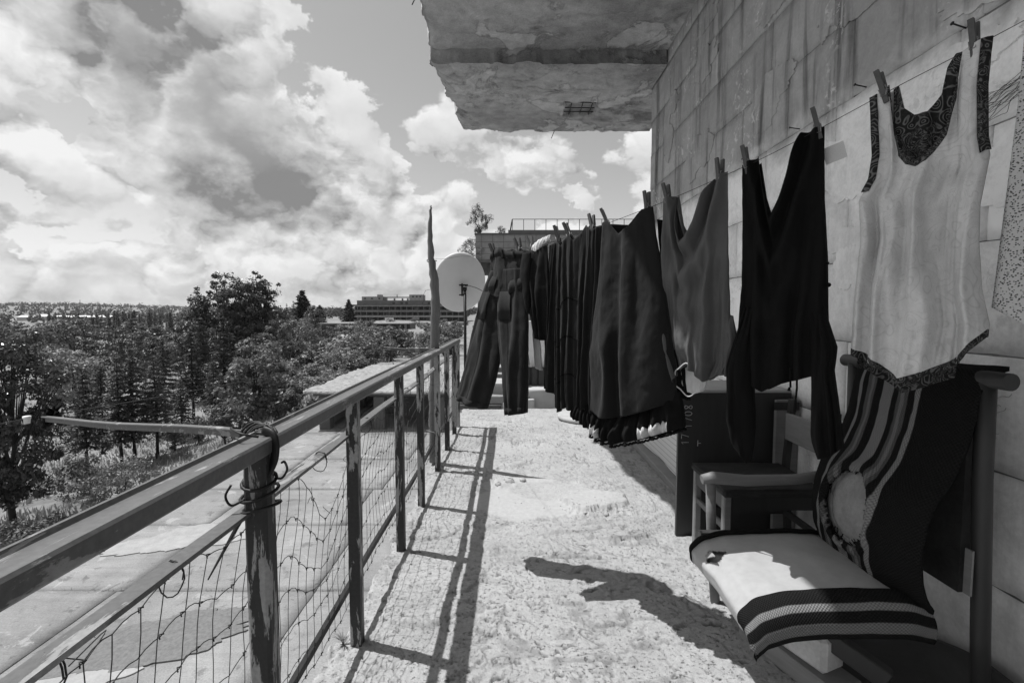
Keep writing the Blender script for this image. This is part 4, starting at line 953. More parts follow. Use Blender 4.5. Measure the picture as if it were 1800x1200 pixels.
for i, (s, what) in enumerate(holds):
    lab = 'wooden clothes peg holding the ' + what
    z = wz(s) + .012
    loc = tuple(LP(s, z, 0))
    if peg0 is None:
        peg0 = thing('clothes_peg', lab, 'clothes peg', loc, 'pegs along the washing line')
        for nme, me, mt in parts:
            o = bpy.data.objects.new(nme, me); col.objects.link(o); me.materials.append(mt); o.parent = peg0
        p = peg0
    else: p = dup(peg0, loc, 0, 1.0, lab)
    p.rotation_euler = Euler((R(rng.uniform(-6, 6)), R(rng.uniform(-16, -6) if i < 7 else rng.uniform(-30, -8)), math.atan2(LU.y, LU.x) + R(90 * 0 + rng.uniform(-25, 25)) ))
    p.scale = (1.35,) * 3

# ================================================================== FURNITURE
# --- upholstered armchair
ac = thing('armchair', 'broken wooden armchair covered with a striped knit blanket over torn pale upholstery', 'armchair', (1.05, 1.7, 0))
MB().tube([(1.40, 1.345, 1.098), (1.40, 2.02, 1.092)], .025, 16).build('top_bar', M['woodd'], ac)
for y in (1.415, 1.965): MB().tube([(1.40, y, 1.085), (1.405, y, .8), (1.43, y, .3), (1.45, y, -.005)], .024, 12).build('back_post', M['woodd'], ac)
MB().tube([(.815, 2.035, .575), (.86, 2.035, .583), (1.0, 2.03, .572), (1.2, 2.02, .58), (1.42, 2.0, .62)], [.020, .026, .024, .022, .022], 12).build('armrest', M['woodm'], ac)
MB().tube([(.860, 2.05, .565), (.868, 2.055, .40), (.885, 2.065, .18), (.905, 2.075, .005)], .0205, 12).build('front_leg', M['woodm'], ac)
MB().box(.80, 1.42, 1.99, 2.02, .30, .36).build('seat_rail', M['woodd'], ac)
mm = Matrix.Translation((.985, 1.64, .245)) @ Euler((R(0), R(24), R(-38))).to_matrix().to_4x4()
MB().box(-.02, .30, -.022, .022, -.032, .032, mm, .004).build('broken_rail', M['woodd'], ac)
MB().lathe([(0, 0), (.008, 0), (.008, .004), (0, .004)], 10, mm @ Matrix.Translation((-.024, 0, .01)) @ Euler((0, R(-90), 0)).to_matrix().to_4x4()).build('screw_hole', M['iron'], ac)
def mat_blanket(name, seat=False):
    m, t, b = newmat(name); X = t.xyz(t.uv()); u = X[0]; p = t.pos()
    def band(a, w): return t.m('MULTIPLY', t.step(u, a - .004, a + .004), t.m('SUBTRACT', 1.0, t.step(u, a + w - .004, a + w + .004)))
    v = .014
    bands = [(.195, .035, .20), (.285, .08, .09), (.32, .025, .16), (.435, .095, .20), (.575, .08, .09), (.60, .03, .17), (.70, .036, .21)] if not seat else [(.055, .0, .2), (.815, .035, .20), (.905, .055, .15)]
    for (a, w, c) in bands:
        if w: v = t.mix(band(a, w), v, c)
    Y = X[1]; kn = t.m('MULTIPLY', t.m('SINE', t.m('MULTIPLY', u, 380.0)), t.m('SINE', t.m('MULTIPLY', Y, 520.0)))
    f = t.noise(p, 500, 3)
    c = t.m('MULTIPLY', v, t.m('ADD', .55, t.m('ADD', t.m('MULTIPLY', kn, .38), t.m('MULTIPLY', f, .8))))
    b.inputs['Specular IOR Level'].default_value = .05
    finish(t, b, c, 1.0, t.m('ADD', kn, f), .5, .0025)
    return m
M['blanket'] = mat_blanket('striped_knit'); M['blanket_seat'] = mat_blanket('striped_knit_seat', True)
def sheet(name, P, uvs, nu, nv, mat, parent, thick=.012, keep=None):
    F = grid_faces(nu, nv)
    if keep is not None: F = F[keep]
    me = np_mesh(name, P.reshape(-1, 3), F, True)
    ul = me.uv_layers.new(name='UV'); li = np.empty(len(me.loops), np.int32); me.loops.foreach_get('vertex_index', li)
    ul.data.foreach_set('uv', uvs.reshape(-1, 2)[li].astype(np.float32).ravel())
    o = obj(name, me, mat, parent); sd = o.modifiers.new('thick', 'SOLIDIFY'); sd.thickness = thick; sd.offset = -1
    return o
# back: profile (x, z) from the bar down to the seat, u runs from the far edge (y=1.87) to the near edge (y=1.40)
zz = [1.12, 1.105, 1.06, .98, .90, .80, .72, .64, .56, .48, .43, .40]; xx = [1.41, 1.365, 1.345, 1.335, 1.322, 1.285, 1.225, 1.195, 1.18, 1.185, 1.20, 1.22]
nu, nv = 90, 120
tt = np.linspace(0, 1, nv); ks = np.linspace(0, 1, len(zz)); prz = np.interp(tt, ks, zz); prx = np.interp(tt, ks, xx)
for _ in range(6):
    prx[1:-1] = (prx[:-2] + 2 * prx[1:-1] + prx[2:]) / 4; prz[1:-1] = (prz[:-2] + 2 * prz[1:-1] + prz[2:]) / 4
U, T = np.meshgrid(np.linspace(0, 1, nu), tt, indexing='ij')
Yb = 1.905 - U * .50 + .012 * np.sin(T * 5)
Xb = prx[None] + .045 * np.abs(2 * U - 1) ** 4 + .004 * fbm(U * 14, T * 18, 3, 5) - .012 * np.sin(U * math.pi)
Zb = np.repeat(prz[None], nu, 0) + .006 * fbm(U * 5, T * 4, 2, 6)
hx, hy = (U - .50) / .215, (T - .665) / .145
hd = np.hypot(hx, hy) + .12 * fbm(U * 11, T * 11, 3, 9)
Xb = Xb - .014 * np.exp(-((hd - 1.08) / .12) ** 2)
P = np.stack([Xb, Yb, Zb], -1)
keep = (hd[:-1, :-1] > 1.0).ravel()
bl_ = sheet('blanket', P, np.stack([U, T], -1), nu, nv, M['blanket'], ac, .016, keep)
sel = np.stack([Xb + .03 + .03 * np.clip(hd - .8, 0, 1) - .015 * np.exp(-(hd / .7) ** 2), Yb, Zb], -1)
kk = ((hd[:-1, :-1] < 1.25)).ravel(); sheet('foam', sel, np.stack([U, T], -1), nu, nv, M['foam'], ac, .02, kk)
MB().box(1.395, 1.43, 1.46, 1.92, .42, 1.05).build('back_pad', M['seatfab'], ac)
# frayed threads round the hole
m = MB(); rg = np.random.default_rng(3)
for i in range(90):
    a = rg.uniform(0, 6.283); u_, t_ = .50 + .215 * math.cos(a) * 1.03, .665 + .145 * math.sin(a) * 1.03
    iu, it = int(np.clip(u_, 0, .999) * (nu - 1)), int(np.clip(t_, 0, .999) * (nv - 1)); p = P[iu, it]
    q = p + np.array([-.006, -.018 * math.cos(a) * -1 * .6 * rg.uniform(.3, 1), .03 * math.sin(a) * rg.uniform(.2, .9)])
    m.tube([p, (p + q) / 2 + rg.normal(0, .004, 3), q + rg.normal(0, .005, 3)], .0016, 4)
m.build('frayed_yarn', M['black'], bl_)['kind'] = 'stuff'
# seat: front roll, pale vinyl in the middle, blanket along both sides; u across (far to near), t from back to front and under
sz = [.40, .425, .432, .43, .425, .405, .365, .32, .29]; sx = [1.26, 1.18, 1.05, .92, .82, .745, .705, .715, .76]
ks = np.linspace(0, 1, len(sz)); psz = np.interp(tt, ks, sz); psx = np.interp(tt, ks, sx)
for _ in range(8):
    psx[1:-1] = (psx[:-2] + 2 * psx[1:-1] + psx[2:]) / 4; psz[1:-1] = (psz[:-2] + 2 * psz[1:-1] + psz[2:]) / 4
e = np.abs(2 * U - 1)
kn_ = np.clip((U - .72) / .28, 0, 1) * R(118); kf_ = np.clip((.12 - U) / .12, 0, 1) * R(100); RN, RF = .066, .034
Ytop = 1.85 - (np.clip(U, .12, .72) - .12) / .60 * (1.85 - 1.452)
Ys = Ytop - RN * np.sin(kn_) + RF * np.sin(kf_) - .02 * np.sin(T * 3); Xs = psx[None] + .035 * (kn_ / 2.06 + kf_ / 1.7) * sstep(.55, 1, T) + .003 * fbm(U * 9, T * 9, 2, 15)
Zs = psz[None] - RN * (1 - np.cos(kn_)) - RF * (1 - np.cos(kf_)) + .012 * np.sin(np.clip((U - .12) / .6, 0, 1) * math.pi) + .006 * fbm(U * 4, T * 5, 3, 16)
Ps = np.stack([Xs, Ys, Zs], -1)
cen = ((U > .10) & (U < .745))[:-1, :-1]
rip = (np.abs((U - .30) / .07) + np.abs((T - .64) / .085) + .3 * fbm(U * 20, T * 20, 2, 19) < 1)[:-1, :-1]
Pv = Ps.copy(); Pv[..., 2] -= .004
sheet('vinyl_cover', Pv, np.stack([U, T], -1), nu, nv, M['vinyl'], ac, .006, (cen & ~rip).ravel())
Pr = Ps.copy(); Pr[..., 2] -= .022; Pr[..., 0] += .012
sheet('torn_stuffing', Pr, np.stack([U, T], -1), nu, nv, M['foam'], ac, .006, ((np.abs(U - .30) < .14) & (np.abs(T - .64) < .14))[:-1, :-1].ravel())
sheet('seat_blanket', Ps + np.array([0, 0, .004]), np.stack([U, T], -1), nu, nv, M['blanket_seat'], ac, .014, ((~((U > .115) & (U < .73))) & (T < .93 - .12 * (U > .7)))[:-1, :-1].ravel())
fl = Ps[24:36, 76:84].copy(); fl = fl.reshape(12, 8, 3); fl[..., 0] -= .006 + .02 * np.linspace(0, 1, 12)[:, None]; fl[..., 2] += .006 + .016 * np.linspace(0, 1, 12)[:, None]
sheet('torn_flap', fl, np.zeros((12, 8, 2)), 12, 8, M['foam'], ac, .003, (np.add.outer(np.arange(11), np.arange(7)) < 11).ravel())
MB().box(.775, 1.22, 1.43, 1.86, .325, .385, None, .01).build('seat_pad', M['seatfab'], ac)
for z0 in (.56,): MB().box(1.378, 1.384, 1.403, 1.427, .44, .58).build('repair_plate', M['woodl'], ac)
nx2, ny2 = 30, 50; a_, b_ = np.meshgrid(np.linspace(0, 1, nx2), np.linspace(0, 1, ny2), indexing='ij')
Xm = 1.06 + .50 * a_ + .05 * np.sin(b_ * 4) * (1 - a_); Ym = 1.0 + .98 * b_; Zm = .022 + .012 * fbm(Xm * 4, Ym * 4, 3, 6) + .09 * sstep(.72, 1, a_) * sstep(.95, .5, b_) + .03 * sstep(.8, 1, a_)  # added linoleum sheet; its dark tone also stands for shade beneath the chair
tag(sheet('floor_covering', np.stack([Xm, Ym, Zm], -1), np.stack([a_, b_], -1), nx2, ny2, M['lino'], None, .004), 'worn floor covering curling up against the wall, darkened for the shade under the armchair', 'floor mat')
# --- blocks carrying the chair's broken corner
bk = Matrix.Translation((1.03, 1.70, 0)) @ Euler((0, 0, R(-70))).to_matrix().to_4x4()
tag(MB().box(-.19, .21, -.065, .065, -.002, .075, bk, .006).build('flat_brick', M['woodl']), 'flat grey brick on the floor under the pale block', 'brick')
mb_ = MB().box(-.15, .155, -.055, .055, .0765, .205, bk @ Euler((0, 0, R(3))).to_matrix().to_4x4(), .016)
tag(mb_.build('pale_block', M['brick']), 'pale pitted block propping up the armchair corner', 'block')
# --- dining chair
dc = thing('wooden_chair', 'old dark wooden chair with worn seat standing by the block wall', 'chair', (1.25, 2.42, 0))
X0, X1, Y0, Y1 = .985, 1.49, 2.20, 2.615
MB().box(X0 + .0, X1 - .02, Y0, Y1, .425, .462, None, .012).build('seat', M['seatfab'], dc)
nu2 = 30; gu, gv = np.meshgrid(np.linspace(0, 1, nu2), np.linspace(0, 1, nu2), indexing='ij')
sheet('seat_cover', np.stack([X0 + .004 + gu * (X1 - X0 - .03), Y0 + .006 + gv * (Y1 - Y0 - .012), .464 + .016 * np.sin(gu * math.pi) * np.sin(gv * math.pi) + .003 * fbm(gu * 8, gv * 8, 3, 4)], -1), np.stack([gu, gv], -1), nu2, nu2, M['seatfab'], dc, .004)
for y in (Y0 + .03, Y1 - .03): MB().box(X0 + .01, X0 + .045, y - .018, y + .018, 0, .43, None, .005).build('front_leg', M['woodm'], dc)
for y in (Y0 + .03, Y1 - .03):
    m = MB(); m.tube([(X1 + .03, y, 0), (X1, y, .43), (X1 + .025, y, .82)], .021, 4, smooth=False).build('back_post', M['woodd'], dc)
MB().box(X1 - .005, X1 + .018, Y0 + .01, Y1 - .02, .60, .745, Euler((0, R(0), 0)).to_matrix().to_4x4(), .004).build('back_slat', M['woodl'], dc)
for y in (Y0 + .03, Y1 - .03):
    MB().box(X0 + .03, X1, y - .010, y + .010, .36, .425).build('apron', M['woodd'], dc); MB().box(X0 + .03, X1, y - .008, y + .008, .19, .22).build('stretcher', M['woodd'], dc)
MB().box(X0 + .012, X0 + .034, Y0 + .03, Y1 - .03, .36, .424).build('apron', M['woodd'], dc); MB().box(X0 + .015, X0 + .03, Y0 + .03, Y1 - .03, .26, .285).build('stretcher', M['woodd'], dc)
MB().box(X1 - .01, X1 + .01, Y0 + .03, Y1 - .03, .19, .22).build('stretcher', M['woodd'], dc)
# --- bed: dark headboard with chalked number towards us, pale board resting on it
cb = thing('bed', 'bed with dark wooden headboard chalked 1708 facing the camera', 'bed', (1.26, 2.95, 0))
MB().box(.945, 1.585, 2.712, 2.735, 0, .833, None, .002).build('headboard', M['woodd'], cb)
MB().box(1.50, 1.58, 2.74, 3.08, .42, .832).build('bracket', M['woodd'], cb)
tag(MB().box(.955, 1.58, 2.705, 3.10, .8345, .850, None, .003).build('pale_board', M['concL']), 'pale board lying flat on top of the dark headboard', 'board')
def strokes(chars, x, z, h, name):
    G = {'1': [[(.2, .75), (.5, 1), (.5, 0)]], '7': [[(0, 1), (.8, 1), (.35, 0)]], '0': [[(.4 + .38 * math.cos(a), .5 + .5 * math.sin(a)) for a in np.linspace(0, 6.4, 14)]],
         '8': [[(.4 + .3 * math.sin(a) * (1 if math.cos(a / 2) > -9 else 1), .5 + .5 * math.cos(a / 2 * 1.0)) for a in np.linspace(0, 4 * math.pi, 26)]], 'L': [[(.1, 1), (.1, 0), (.7, .05)]], 'T': [[(0, .9), (1.6, .9)], [(.8, .9), (.8, .3)]]}
    m = MB(); cur = 0
    for ch in chars:
        for st in G[ch]:
            # written running up the panel: text x -> +z, text y -> -x
            m.tube([(x - (py - .5) * h, 2.7105, z + (cur + px_) * h * .7) for px_, py in st], .0016, 4)
        cur += 1.25
    return m.build(name, M['chalk'], cb)
strokes('1708', 1.0, .63, .042, 'chalk_number'); strokes('17', .985, .535, .042, 'chalk_number'); strokes('T', 1.07, .528, .03, 'chalk_mark')
# upright board between headboard and chair back, with a row of tacks
ub = thing('upright_board', 'upright pale plank with a row of tacks leaning behind the wooden chair', 'plank', (1.49, 2.68, 0))
MB().box(1.475, 1.60, 2.664, 2.69, 0, .80).build('plank', M['woodl'], ub)
m = MB()
for i in range(16): m.lathe([(0, 0), (.004, 0), (.003, .003), (0, .004)], 8, Matrix.Translation((1.565, 2.6635, .10 + i * .044)) @ Euler((R(90), 0, 0)).to_matrix().to_4x4())
m.build('tack_row', M['wirel'], ub)['kind'] = 'stuff'
MB().box(1.46, 1.60, 2.660, 2.663, .745, .79).build('cross_batten', M['woodd'], ub)
# --- mattress on a board
def mattress():
    t = thing('mattress', 'striped pale mattress lying on a low board behind the dark headboard', 'mattress', (1.4, 4.0, .05))
    n_, k_ = 40, 60; a = np.linspace(0, math.pi, n_); ys = np.linspace(2.80, 4.72, k_)
    A, Yg = np.meshgrid(a, ys, indexing='ij')
    ex = np.sign(np.cos(A)) * np.abs(np.cos(A)) ** .45; ez = np.abs(np.sin(A)) ** .45
    endr = 1 - .12 * sstep(4.5, 4.72, Yg)
    X = 1.405 + (.175 * endr + .012 * np.sin(Yg * 6)) * -ex; Z = .062 + .33 * ez * endr + .01 * fbm(X * 6, Yg * 4, 2, 3)
    me = np_mesh('cover', np.stack([X, Yg, Z], -1), grid_faces(n_, k_, True), True)
    o = obj('cover', me, M['ticking'], t)
    MB().box(1.30, 1.57, 2.83, 4.68, .061, .34).build('core', M['mattress'], t)
def mat_ticking():
    m, t, b = newmat('ticking_stripes'); X = t.xyz(t.pos()); k = t.m('SINE', t.m('MULTIPLY', t.m('ADD', X[2], t.m('MULTIPLY', X[0], .9)), 150.0))
    c = t.mix(t.step(k, .82, .95), .58, .36); finish(t, b, c, .95, t.noise(t.pos(), 300, 2), .15, .001); return m
M['ticking'] = mat_ticking(); mattress()
tag(MB().box(1.15, 1.6, 2.76, 4.85, .0, .058, None, .004).build('bed_board', M['woodl']), 'low wooden board on the floor under the mattress', 'board')
for y, w in ((4.66, 'nearer'), (4.80, 'farther')): tag(MB().box(1.17, 1.20, y, y + .04, .059, .20, None, .003).build('short_post', M['woodd']), 'short dark post at the mattress end, the %s of two' % w, 'post')

# ================================================================== things at the far end of the terrace
def rough_box(x0, x1, y0, y1, z0, z1, seed, amp=.008, n=9):
    """a box of rough masonry: subdivided faces pushed about, closed"""
    g = np.linspace(-1, 1, n); V = []; F = []
    idx = {}
    def vid(a, b, c):
        k = (a, b, c)
        if k not in idx:
            idx[k] = len(V); V.append((g[a], g[b], g[c]))
        return idx[k]
    N = n - 1
    for a in range(N):
        for b in range(N):
            for (f, s_) in ((0, 1), (N, 0)):
                q = [(f, a, b), (f, a, b + 1), (f, a + 1, b + 1), (f, a + 1, b)]; F.append([vid(*p) for p in (q if s_ else q[::-1])])
                q = [(a, f, b), (a + 1, f, b), (a + 1, f, b + 1), (a, f, b + 1)]; F.append([vid(*p) for p in (q if s_ else q[::-1])])
                q = [(a, b, f), (a, b + 1, f), (a + 1, b + 1, f), (a + 1, b, f)]; F.append([vid(*p) for p in (q if s_ else q[::-1])])
    A = np.array(V); r = 1 - .03 * (np.sort(np.abs(A), 1)[:, 1] > .99)
    hs = np.array([x1 - x0, y1 - y0, z1 - z0]) / 2; c = np.array([x0 + x1, y0 + y1, z0 + z1]) / 2
    P_ = A * hs * r[:, None] + c
    P_[:, 0] += amp * fbm(P_[:, 1] * 12 + seed, P_[:, 2] * 12, 3, seed); P_[:, 1] += amp * fbm(P_[:, 0] * 12 + seed, P_[:, 2] * 12, 3, seed + 1)
    up = A[:, 2] > -.99; P_[up, 2] += amp * fbm(P_[up, 0] * 12 + seed, P_[up, 1] * 12, 3, seed + 2)
    return np_mesh('block', P_, np.array(F))
tag(obj('low_parapet', rough_box(.18, 1.75, 6.42, 6.68, -.02, .24, 3, .006, 12), M['plaster']), 'low pale parapet wall across the far end of the terrace', 'wall')
tag(obj('concrete_beam', rough_box(-.72, .24, 6.40, 6.56, .045, .155, 5, .005), M['conc']), 'long grey concrete beam across the terrace end below the trousers', 'beam')
tag(obj('stone_block', rough_box(-.12, .10, 6.36, 6.50, -.01, .07, 7, .005), M['concL']), 'small pale stone block on the floor in front of the beam', 'block')
tag(obj('stone_block', rough_box(.105, .30, 6.345, 6.415, -.01, .12, 9, .005), M['plaster']), 'grey stone block beside the small pale one at the terrace end', 'block')
tag(obj('dark_sill', rough_box(-.75, -.14, 6.36, 6.44, -.02, .04, 6, .004), M['conc_dark']), 'dark sill strip on the floor at the far railing corner', 'sill')
bm_ = Matrix.Translation((.37, 6.92, .50)) @ Euler((R(4), R(-9), R(-8))).to_matrix().to_4x4()
tag(MB().box(-.10, .18, -.016, .016, 0, .66, bm_, .004).build('white_board', M['white']), 'white board leaning between the hanging clothes at the far end', 'board')
crt = thing('slatted_crate', 'dark slatted crate under the white board', 'crate', (.45, 6.98, .24))
for i in range(6): MB().box(.18 + i * .1, .25 + i * .1, 6.80, 6.82, .235, .50).build('slat', M['woodd'], crt)
MB().box(.18, .78, 6.84, 7.2, .235, .49).build('box', M['woodd'], crt)
tag(obj('rear_ledge', rough_box(-.9, 2.2, 6.75, 7.6, -.6, .235, 14, .01, 10), M['plaster']), 'pale masonry ledge just beyond the terrace end', 'ledge')
lid = MB(); LMt = Matrix.Translation((.88, 5.70, .014)); lid.lathe([(0, .0), (.325, .0), (.335, .01), (.335, .034), (.325, .042), (0, .043)], 48, LMt)
tag(lid.build('round_lid', M['concL']), 'round grey concrete lid lying on the terrace floor behind the skirts', 'lid')
# loose stones
rng = random.Random(4)
def stone(x, y, r, lab):
    g = MB(); bm = []
    V = []; 
    for i in range(7):
        for j in range(10):
            th = math.pi * i / 6; ph = 2 * math.pi * j / 10; q = r * (1 + .3 * float(fbm(np.array(math.cos(ph) * math.sin(th) * 1.5 + x * 31), np.array(math.cos(th) * 1.5 + math.sin(ph) + y * 17), 2, 7)))
            V.append((x + q * math.sin(th) * math.cos(ph), y + q * math.sin(th) * math.sin(ph), .5 * r + .62 * q * math.cos(th)))
    F = [(i * 10 + j, i * 10 + (j + 1) % 10, (i + 1) * 10 + (j + 1) % 10, (i + 1) * 10 + j) for i in range(6) for j in range(10)]
    tag(g.add(V, F).build('stone', M['concL'] if r > .012 else M['conc_dark']), lab, 'stone', 'loose stones on the terrace')
for x, y, r, lab in ((-.02, 3.56, .040, 'chunk of broken concrete in the shadow of the wooden pole, larger one'), (-.10, 3.50, .030, 'chunk of broken concrete in the shadow of the wooden pole, smaller one'), (.64, 1.87, .0115, 'small dark pebble on bare floor beside the clothes shadow'),
                     (.08, 3.60, .026, 'lump of broken concrete at the edge of the smooth patch'), (.47, 3.02, .016, 'crumb of concrete below the raised patch, left one'), (.60, 2.99, .018, 'crumb of concrete below the raised patch, right one')):
    stone(x, y, r, lab)
m = MB(); rg = np.random.default_rng(9)
for i in range(420):
    x, y, r = rg.uniform(-.65, 1.2), rg.uniform(1.4, 6), rg.uniform(.0015, .0055)
    if rg.random() < .4: x, y = rg.normal(.56, .14), rg.normal(3.0, .08)
    iy = np.argmin(np.abs(YF[:, 0] - y)); ix = np.argmin(np.abs(XF[iy] - x)); z = HF[iy, ix]
    V = [(x + r * a, y + r * b, z + r * c) for a, b, c in ((1, 0, 0), (-.3, .9, .1), (-.9, -.4, 0), (.2, -1, .1), (0, 0, .8 + rg.uniform(0, .4)))]
    m.add(V, [(0, 1, 4), (1, 2, 4), (2, 3, 4), (3, 0, 4)])
tag(m.build('grit', M['rubble']), 'fine grit and crumbs scattered on the terrace floor', 'grit', kind='stuff')
# weeds
def weed(x, y, z, h, n, lab, seed):
    rg = np.random.default_rng(seed); m = MB()
    for i in range(n):
        a = rg.uniform(0, 6.28); l = h * rg.uniform(.5, 1); o = rg.uniform(.4, 1.0); c, s = math.cos(a), math.sin(a); w = .004
        p = [(x + c * l * o * t * t, y + s * l * o * t * t, z + l * t * (1 - .3 * t)) for t in (0, .35, .7, 1)]
        V = []
        for k, q in enumerate(p): ww = w * (1 - k / 3.2); V += [(q[0] - s * ww, q[1] + c * ww, q[2]), (q[0] + s * ww, q[1] - c * ww, q[2])]
        m.add(V, [(2 * k, 2 * k + 1, 2 * k + 3, 2 * k + 2) for k in range(3)])
    return tag(m.build('weed', M['grass']), lab, 'plant')
weed(-.655, 1.80, .0, .075, 26, 'small weed growing from the floor edge at a railing post foot', 2)
# nails in the wall and the dry vine
for i, (y, z, lab) in enumerate(((1.79, 2.30, 'bent nail in the block wall above the printed vest'), (2.27, 2.31, 'short nail in the block wall joint left of the printed vest'), (2.78, 2.31, 'nail in the block wall just above the black blouse'), (3.34, 2.31, 'nail in the block wall above the grey shirt'))):
    nl = thing('nail', lab, 'nail', (WX, y, z))
    d = Vector((-.05, .008 * (i - 1), .012)); MB().tube([(WX + .01, y, z), tuple(Vector((WX, y, z)) + d)], .0028, 6).build('shank', M['iron'], nl)
    MB().lathe([(0, 0), (.007, 0), (.007, .002), (0, .002)], 10, Matrix.Translation(Vector((WX, y, z)) + d) @ d.to_track_quat('Z', 'Y').to_matrix().to_4x4()).build('head', M['iron'], nl)
m = MB(); rg = np.random.default_rng(6)
for i in range(16):
    y = 1.50; z = 2.03 + rg.normal(0, .02); pts = []
    for k in range(9):
        pts.append((WX - .006 - .006 * rg.random(), y, z)); y += rg.uniform(.012, .045); z += rg.normal(-.008, .012)
    m.tube(cr(pts, 3), .0008, 4, False)
for i in range(12):
    y = rg.uniform(1.5, 1.62); z = rg.uniform(.86, 1.08); pts = []
    for k in range(8):
        pts.append((WX - .005, y, z)); y += rg.uniform(.004, .022); z += rg.normal(-.004, .008)
    m.tube(cr(pts, 3), .0005, 4, False)
tag(m.build('dry_vine', M['wire']), 'thin dry vine tendrils clinging to the block wall by the dotted cloth', 'vine')

# ================================================================== BUILDINGS BELOW AND BEHIND
# --- low canopy with a rubble-strewn roof on the deck
cp = thing('flat_canopy', 'low flat concrete canopy with rubble-covered roof standing on the lower deck', 'canopy', (-3.4, 19, DZ))
nx_, ny_ = 130, 90; gx = np.linspace(-8.36, 2.4, nx_); gy = np.linspace(19.0, 28.6, ny_)
Xg, Yg = np.meshgrid(gx, gy, indexing='ij')
lx = -8.36 + .18 * fbm(gy * 1.1, 0 * gy, 3, 3)[None]; Xg = Xg + (lx - (-8.36)) * (1 - (Xg + 8.36) / 10.76)
Yg = Yg + .10 * fbm(Xg * 1.3, 0 * Xg, 3, 4) * (Yg < 19.15)
Zg = -1.92 + .05 * fbm(Xg * 1.2, Yg * 1.2, 4, 5) + .06 * sstep(.1, .6, fbm(Xg * 3.1, Yg * 3.1, 4, 6, .65))
V = np.stack([Xg, Yg, Zg], -1).reshape(-1, 3); F = grid_faces(nx_, ny_)
rim = [i * ny_ for i in range(nx_)] + [(nx_ - 1) * ny_ + j for j in range(1, ny_)] + [i * ny_ + ny_ - 1 for i in range(nx_ - 2, -1, -1)] + [j for j in range(ny_ - 2, 0, -1)]
n0 = len(V); lo = V[rim].copy(); lo[:, 2] = -2.02; q = len(rim); A = np.concatenate([V, lo, [[-3, 23.8, -2.02]]])
obj('roof_rubble', np_mesh('roof_rubble', A, np.concatenate([F, [[rim[k], n0 + k, n0 + (k + 1) % q, rim[(k + 1) % q]] for k in range(q)]])), M['rubble'], cp)
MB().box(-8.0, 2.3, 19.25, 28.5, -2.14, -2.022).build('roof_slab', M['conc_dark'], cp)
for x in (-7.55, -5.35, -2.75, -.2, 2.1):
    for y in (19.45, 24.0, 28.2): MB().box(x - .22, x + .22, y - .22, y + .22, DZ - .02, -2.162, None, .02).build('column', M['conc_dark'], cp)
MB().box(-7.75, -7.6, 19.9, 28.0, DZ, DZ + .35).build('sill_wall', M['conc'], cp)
MB().box(-7.7, 2.2, 28.3, 28.45, DZ, -2.165).build('back_wall', M['conc_dark'], cp); MB().box(-5.1, 2.2, 21.5, 21.7, DZ, -2.165).build('inner_wall', M['conc_dark'], cp)  # dark wall colour stands for the gloom under the canopy
MB().box(-1.35, -1.0, 19.15, 28.4, -1.89, -1.75).build('roof_upstand', M['white'], cp)
for i, y in enumerate((20.4, 22.4, 24.8)): MB().box(-.99, 2.3, y, y + .25, -1.88, -1.72 + .03 * i).build('roof_kerb', M['conc_dark'], cp)
# --- tall block with roof railing
tw = thing('stained_tower', 'stained concrete building rising behind the washing with a railing on its flat roof', 'building', (4, 46, -9))
MB().box(-3.36, 16, 45.0, 62, 5.95, 8.22).build('top_wall', M['conc'], tw)
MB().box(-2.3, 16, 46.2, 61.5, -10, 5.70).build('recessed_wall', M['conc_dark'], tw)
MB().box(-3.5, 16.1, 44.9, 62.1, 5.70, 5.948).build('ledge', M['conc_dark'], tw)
rp = MB(); rp.box(-3.45, 16.1, 44.9, 62.1, 8.222, 8.36).build('parapet_cap', M['conc_dark'], tw)
MB().box(-.35, 16.1, 44.85, 62, 8.362, 8.62).build('roof_kerb', M['conc_dark'], tw)
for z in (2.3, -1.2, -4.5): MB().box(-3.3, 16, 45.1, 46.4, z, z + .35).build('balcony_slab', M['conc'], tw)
for k in range(5): MB().box(-3.2 + k * 4.6, -2.9 + k * 4.6, 45.2, 46.3, -10, 5.69).build('fin_column', M['conc'], tw)
m = None
for zj in (6.45, 7.0, 7.55): MB().box(-3.37, 16.05, 44.985, 44.999, zj, zj + .03).build('panel_joint', M['conc_dark'], tw)
for k in range(19): MB().box(-2.8 + k * 1.0, -2.77 + k * 1.0, 44.984, 44.999, 5.96, 8.2).build('panel_joint', M['conc_dark'], tw)
rr_ = thing('roof_railing', 'thin dark railing along the flat roof edge of the stained building', 'railing', (5, 45, 8.62))
MB().box(0, 15, 45.2, 45.25, 9.63, 9.68).build('top_rail', M['iron'], rr_)
MB().tube([(-.15, 45.2, 8.6), (.02, 45.2, 9.65)], .07, 6).build('end_brace', M['iron'], rr_)
for k in range(15): MB().box(.02 + k * 1.03, .07 + k * 1.03, 45.2, 45.25, 8.6, 9.63).build('post', M['iron'], rr_)
